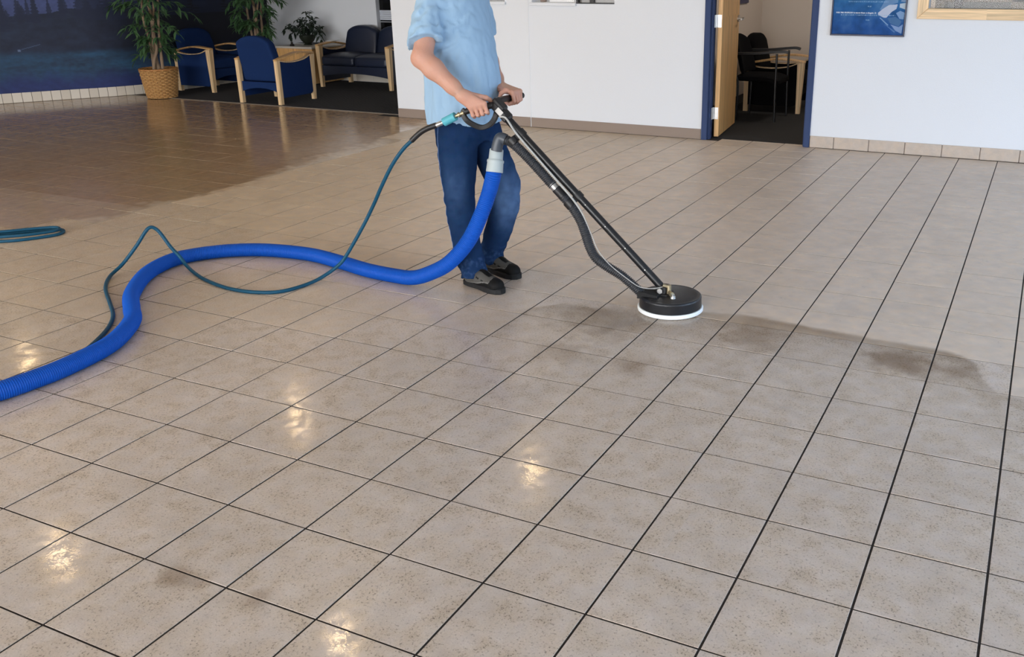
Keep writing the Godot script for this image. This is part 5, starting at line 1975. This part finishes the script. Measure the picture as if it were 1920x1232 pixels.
	shoe(o, Vector3(0.072, 0, -2.678), Vector3(0.348, 0, -2.596), 1)


func shoe(o: Node3D, heel: Vector3, toe: Vector3, k: int) -> void:
	var s := Node3D.new()
	s.name = "shoe"
	o.add_child(s, true)
	s.position = heel - MAN
	var d := (toe - heel)
	s.rotation.y = atan2(-d.z, d.x)
	var L := d.length()
	var m := MB.new()
	var poly := PackedVector2Array()
	var half := [[0.0, 0.020], [0.012, 0.034], [0.05, 0.040], [0.12, 0.038], [0.18, 0.047], [0.225, 0.048], [0.262, 0.036], [0.282, 0.016]]
	for q in half: poly.push_back(Vector2(q[0] / 0.287 * L, -q[1] * (0.95 if k == 0 else 1.05)))
	for i in range(half.size() - 1, -1, -1): poly.push_back(Vector2(half[i][0] / 0.287 * L, half[i][1]))
	m.extrude(poly, 0.030, Transform3D(Basis(Vector3.RIGHT, Vector3(0, 0, -1), Vector3.UP), Vector3(0, 0.0, 0)), 0.005)
	put("sole", m, mat(C8(17, 17, 18), 0.75), s)
	var f := func(p: Vector3) -> float:
		var e := cd(p, Vector3(0.045, 0.045, 0), Vector3(0.13, 0.055, 0), 0.037, 0.041)
		e = smin(e, cd(p, Vector3(0.13, 0.052, 0), Vector3(L - 0.052, 0.034, 0.002), 0.041, 0.041), 0.02)
		e = smin(e, cd(p, Vector3(0.055, 0.05, 0), Vector3(0.062, 0.098, 0), 0.038, 0.040), 0.02)
		e = maxf(e, 0.024 - p.y)
		return maxf(e, p.y - 0.105)
	var c := func(p: Vector3) -> Color:
		var x := p.x / L
		var grey := Color(0.085, 0.080, 0.072)
		var dark := Color(0.009, 0.009, 0.011)
		var b := 0.034 + 0.016 * smoothstep(0.40, 0.66, x) + 0.10 * smoothstep(0.74, 0.84, x) - 0.012 * smoothstep(0.05, 0.22, x) * smoothstep(0.40, 0.22, x)
		if p.y < b: return dark
		if p.y < b + 0.006: return Color(0.17, 0.165, 0.155)
		if absf(p.z) < 0.017 and x > 0.36 and x < 0.70: return dark
		if p.y > 0.088 and x < 0.30: return dark
		var v := p.y - (0.083 - 0.09 * (x - 0.3))
		if absf(v) < 0.004 and fposmod(x * 9.0, 1.0) < 0.62: return dark
		return grey
	m = MB.new()
	m.net(f, Vector3(-0.01, 0.0, -0.06), Vector3(L + 0.01, 0.125, 0.06), 0.0034, c)
	var um := mat(Color.WHITE, 0.6)
	um.vertex_color_use_as_albedo = true
	um.metallic_specular = 0.25
	put("upper", m, um, s)
	m = MB.new()
	for i in 4:
		var x := 0.115 + i * 0.022
		var y := 0.0965 - i * 0.0062
		m.tube(bez([Vector3(x, y - 0.012, -0.026), Vector3(x + 0.004, y + 0.001, -0.010), Vector3(x + 0.008, y + 0.001, 0.010), Vector3(x + 0.012, y - 0.012, 0.026)], 4), same(0.0026, 13), 6)
	put("laces", m, mat(C8(26, 26, 27), 0.8), s)
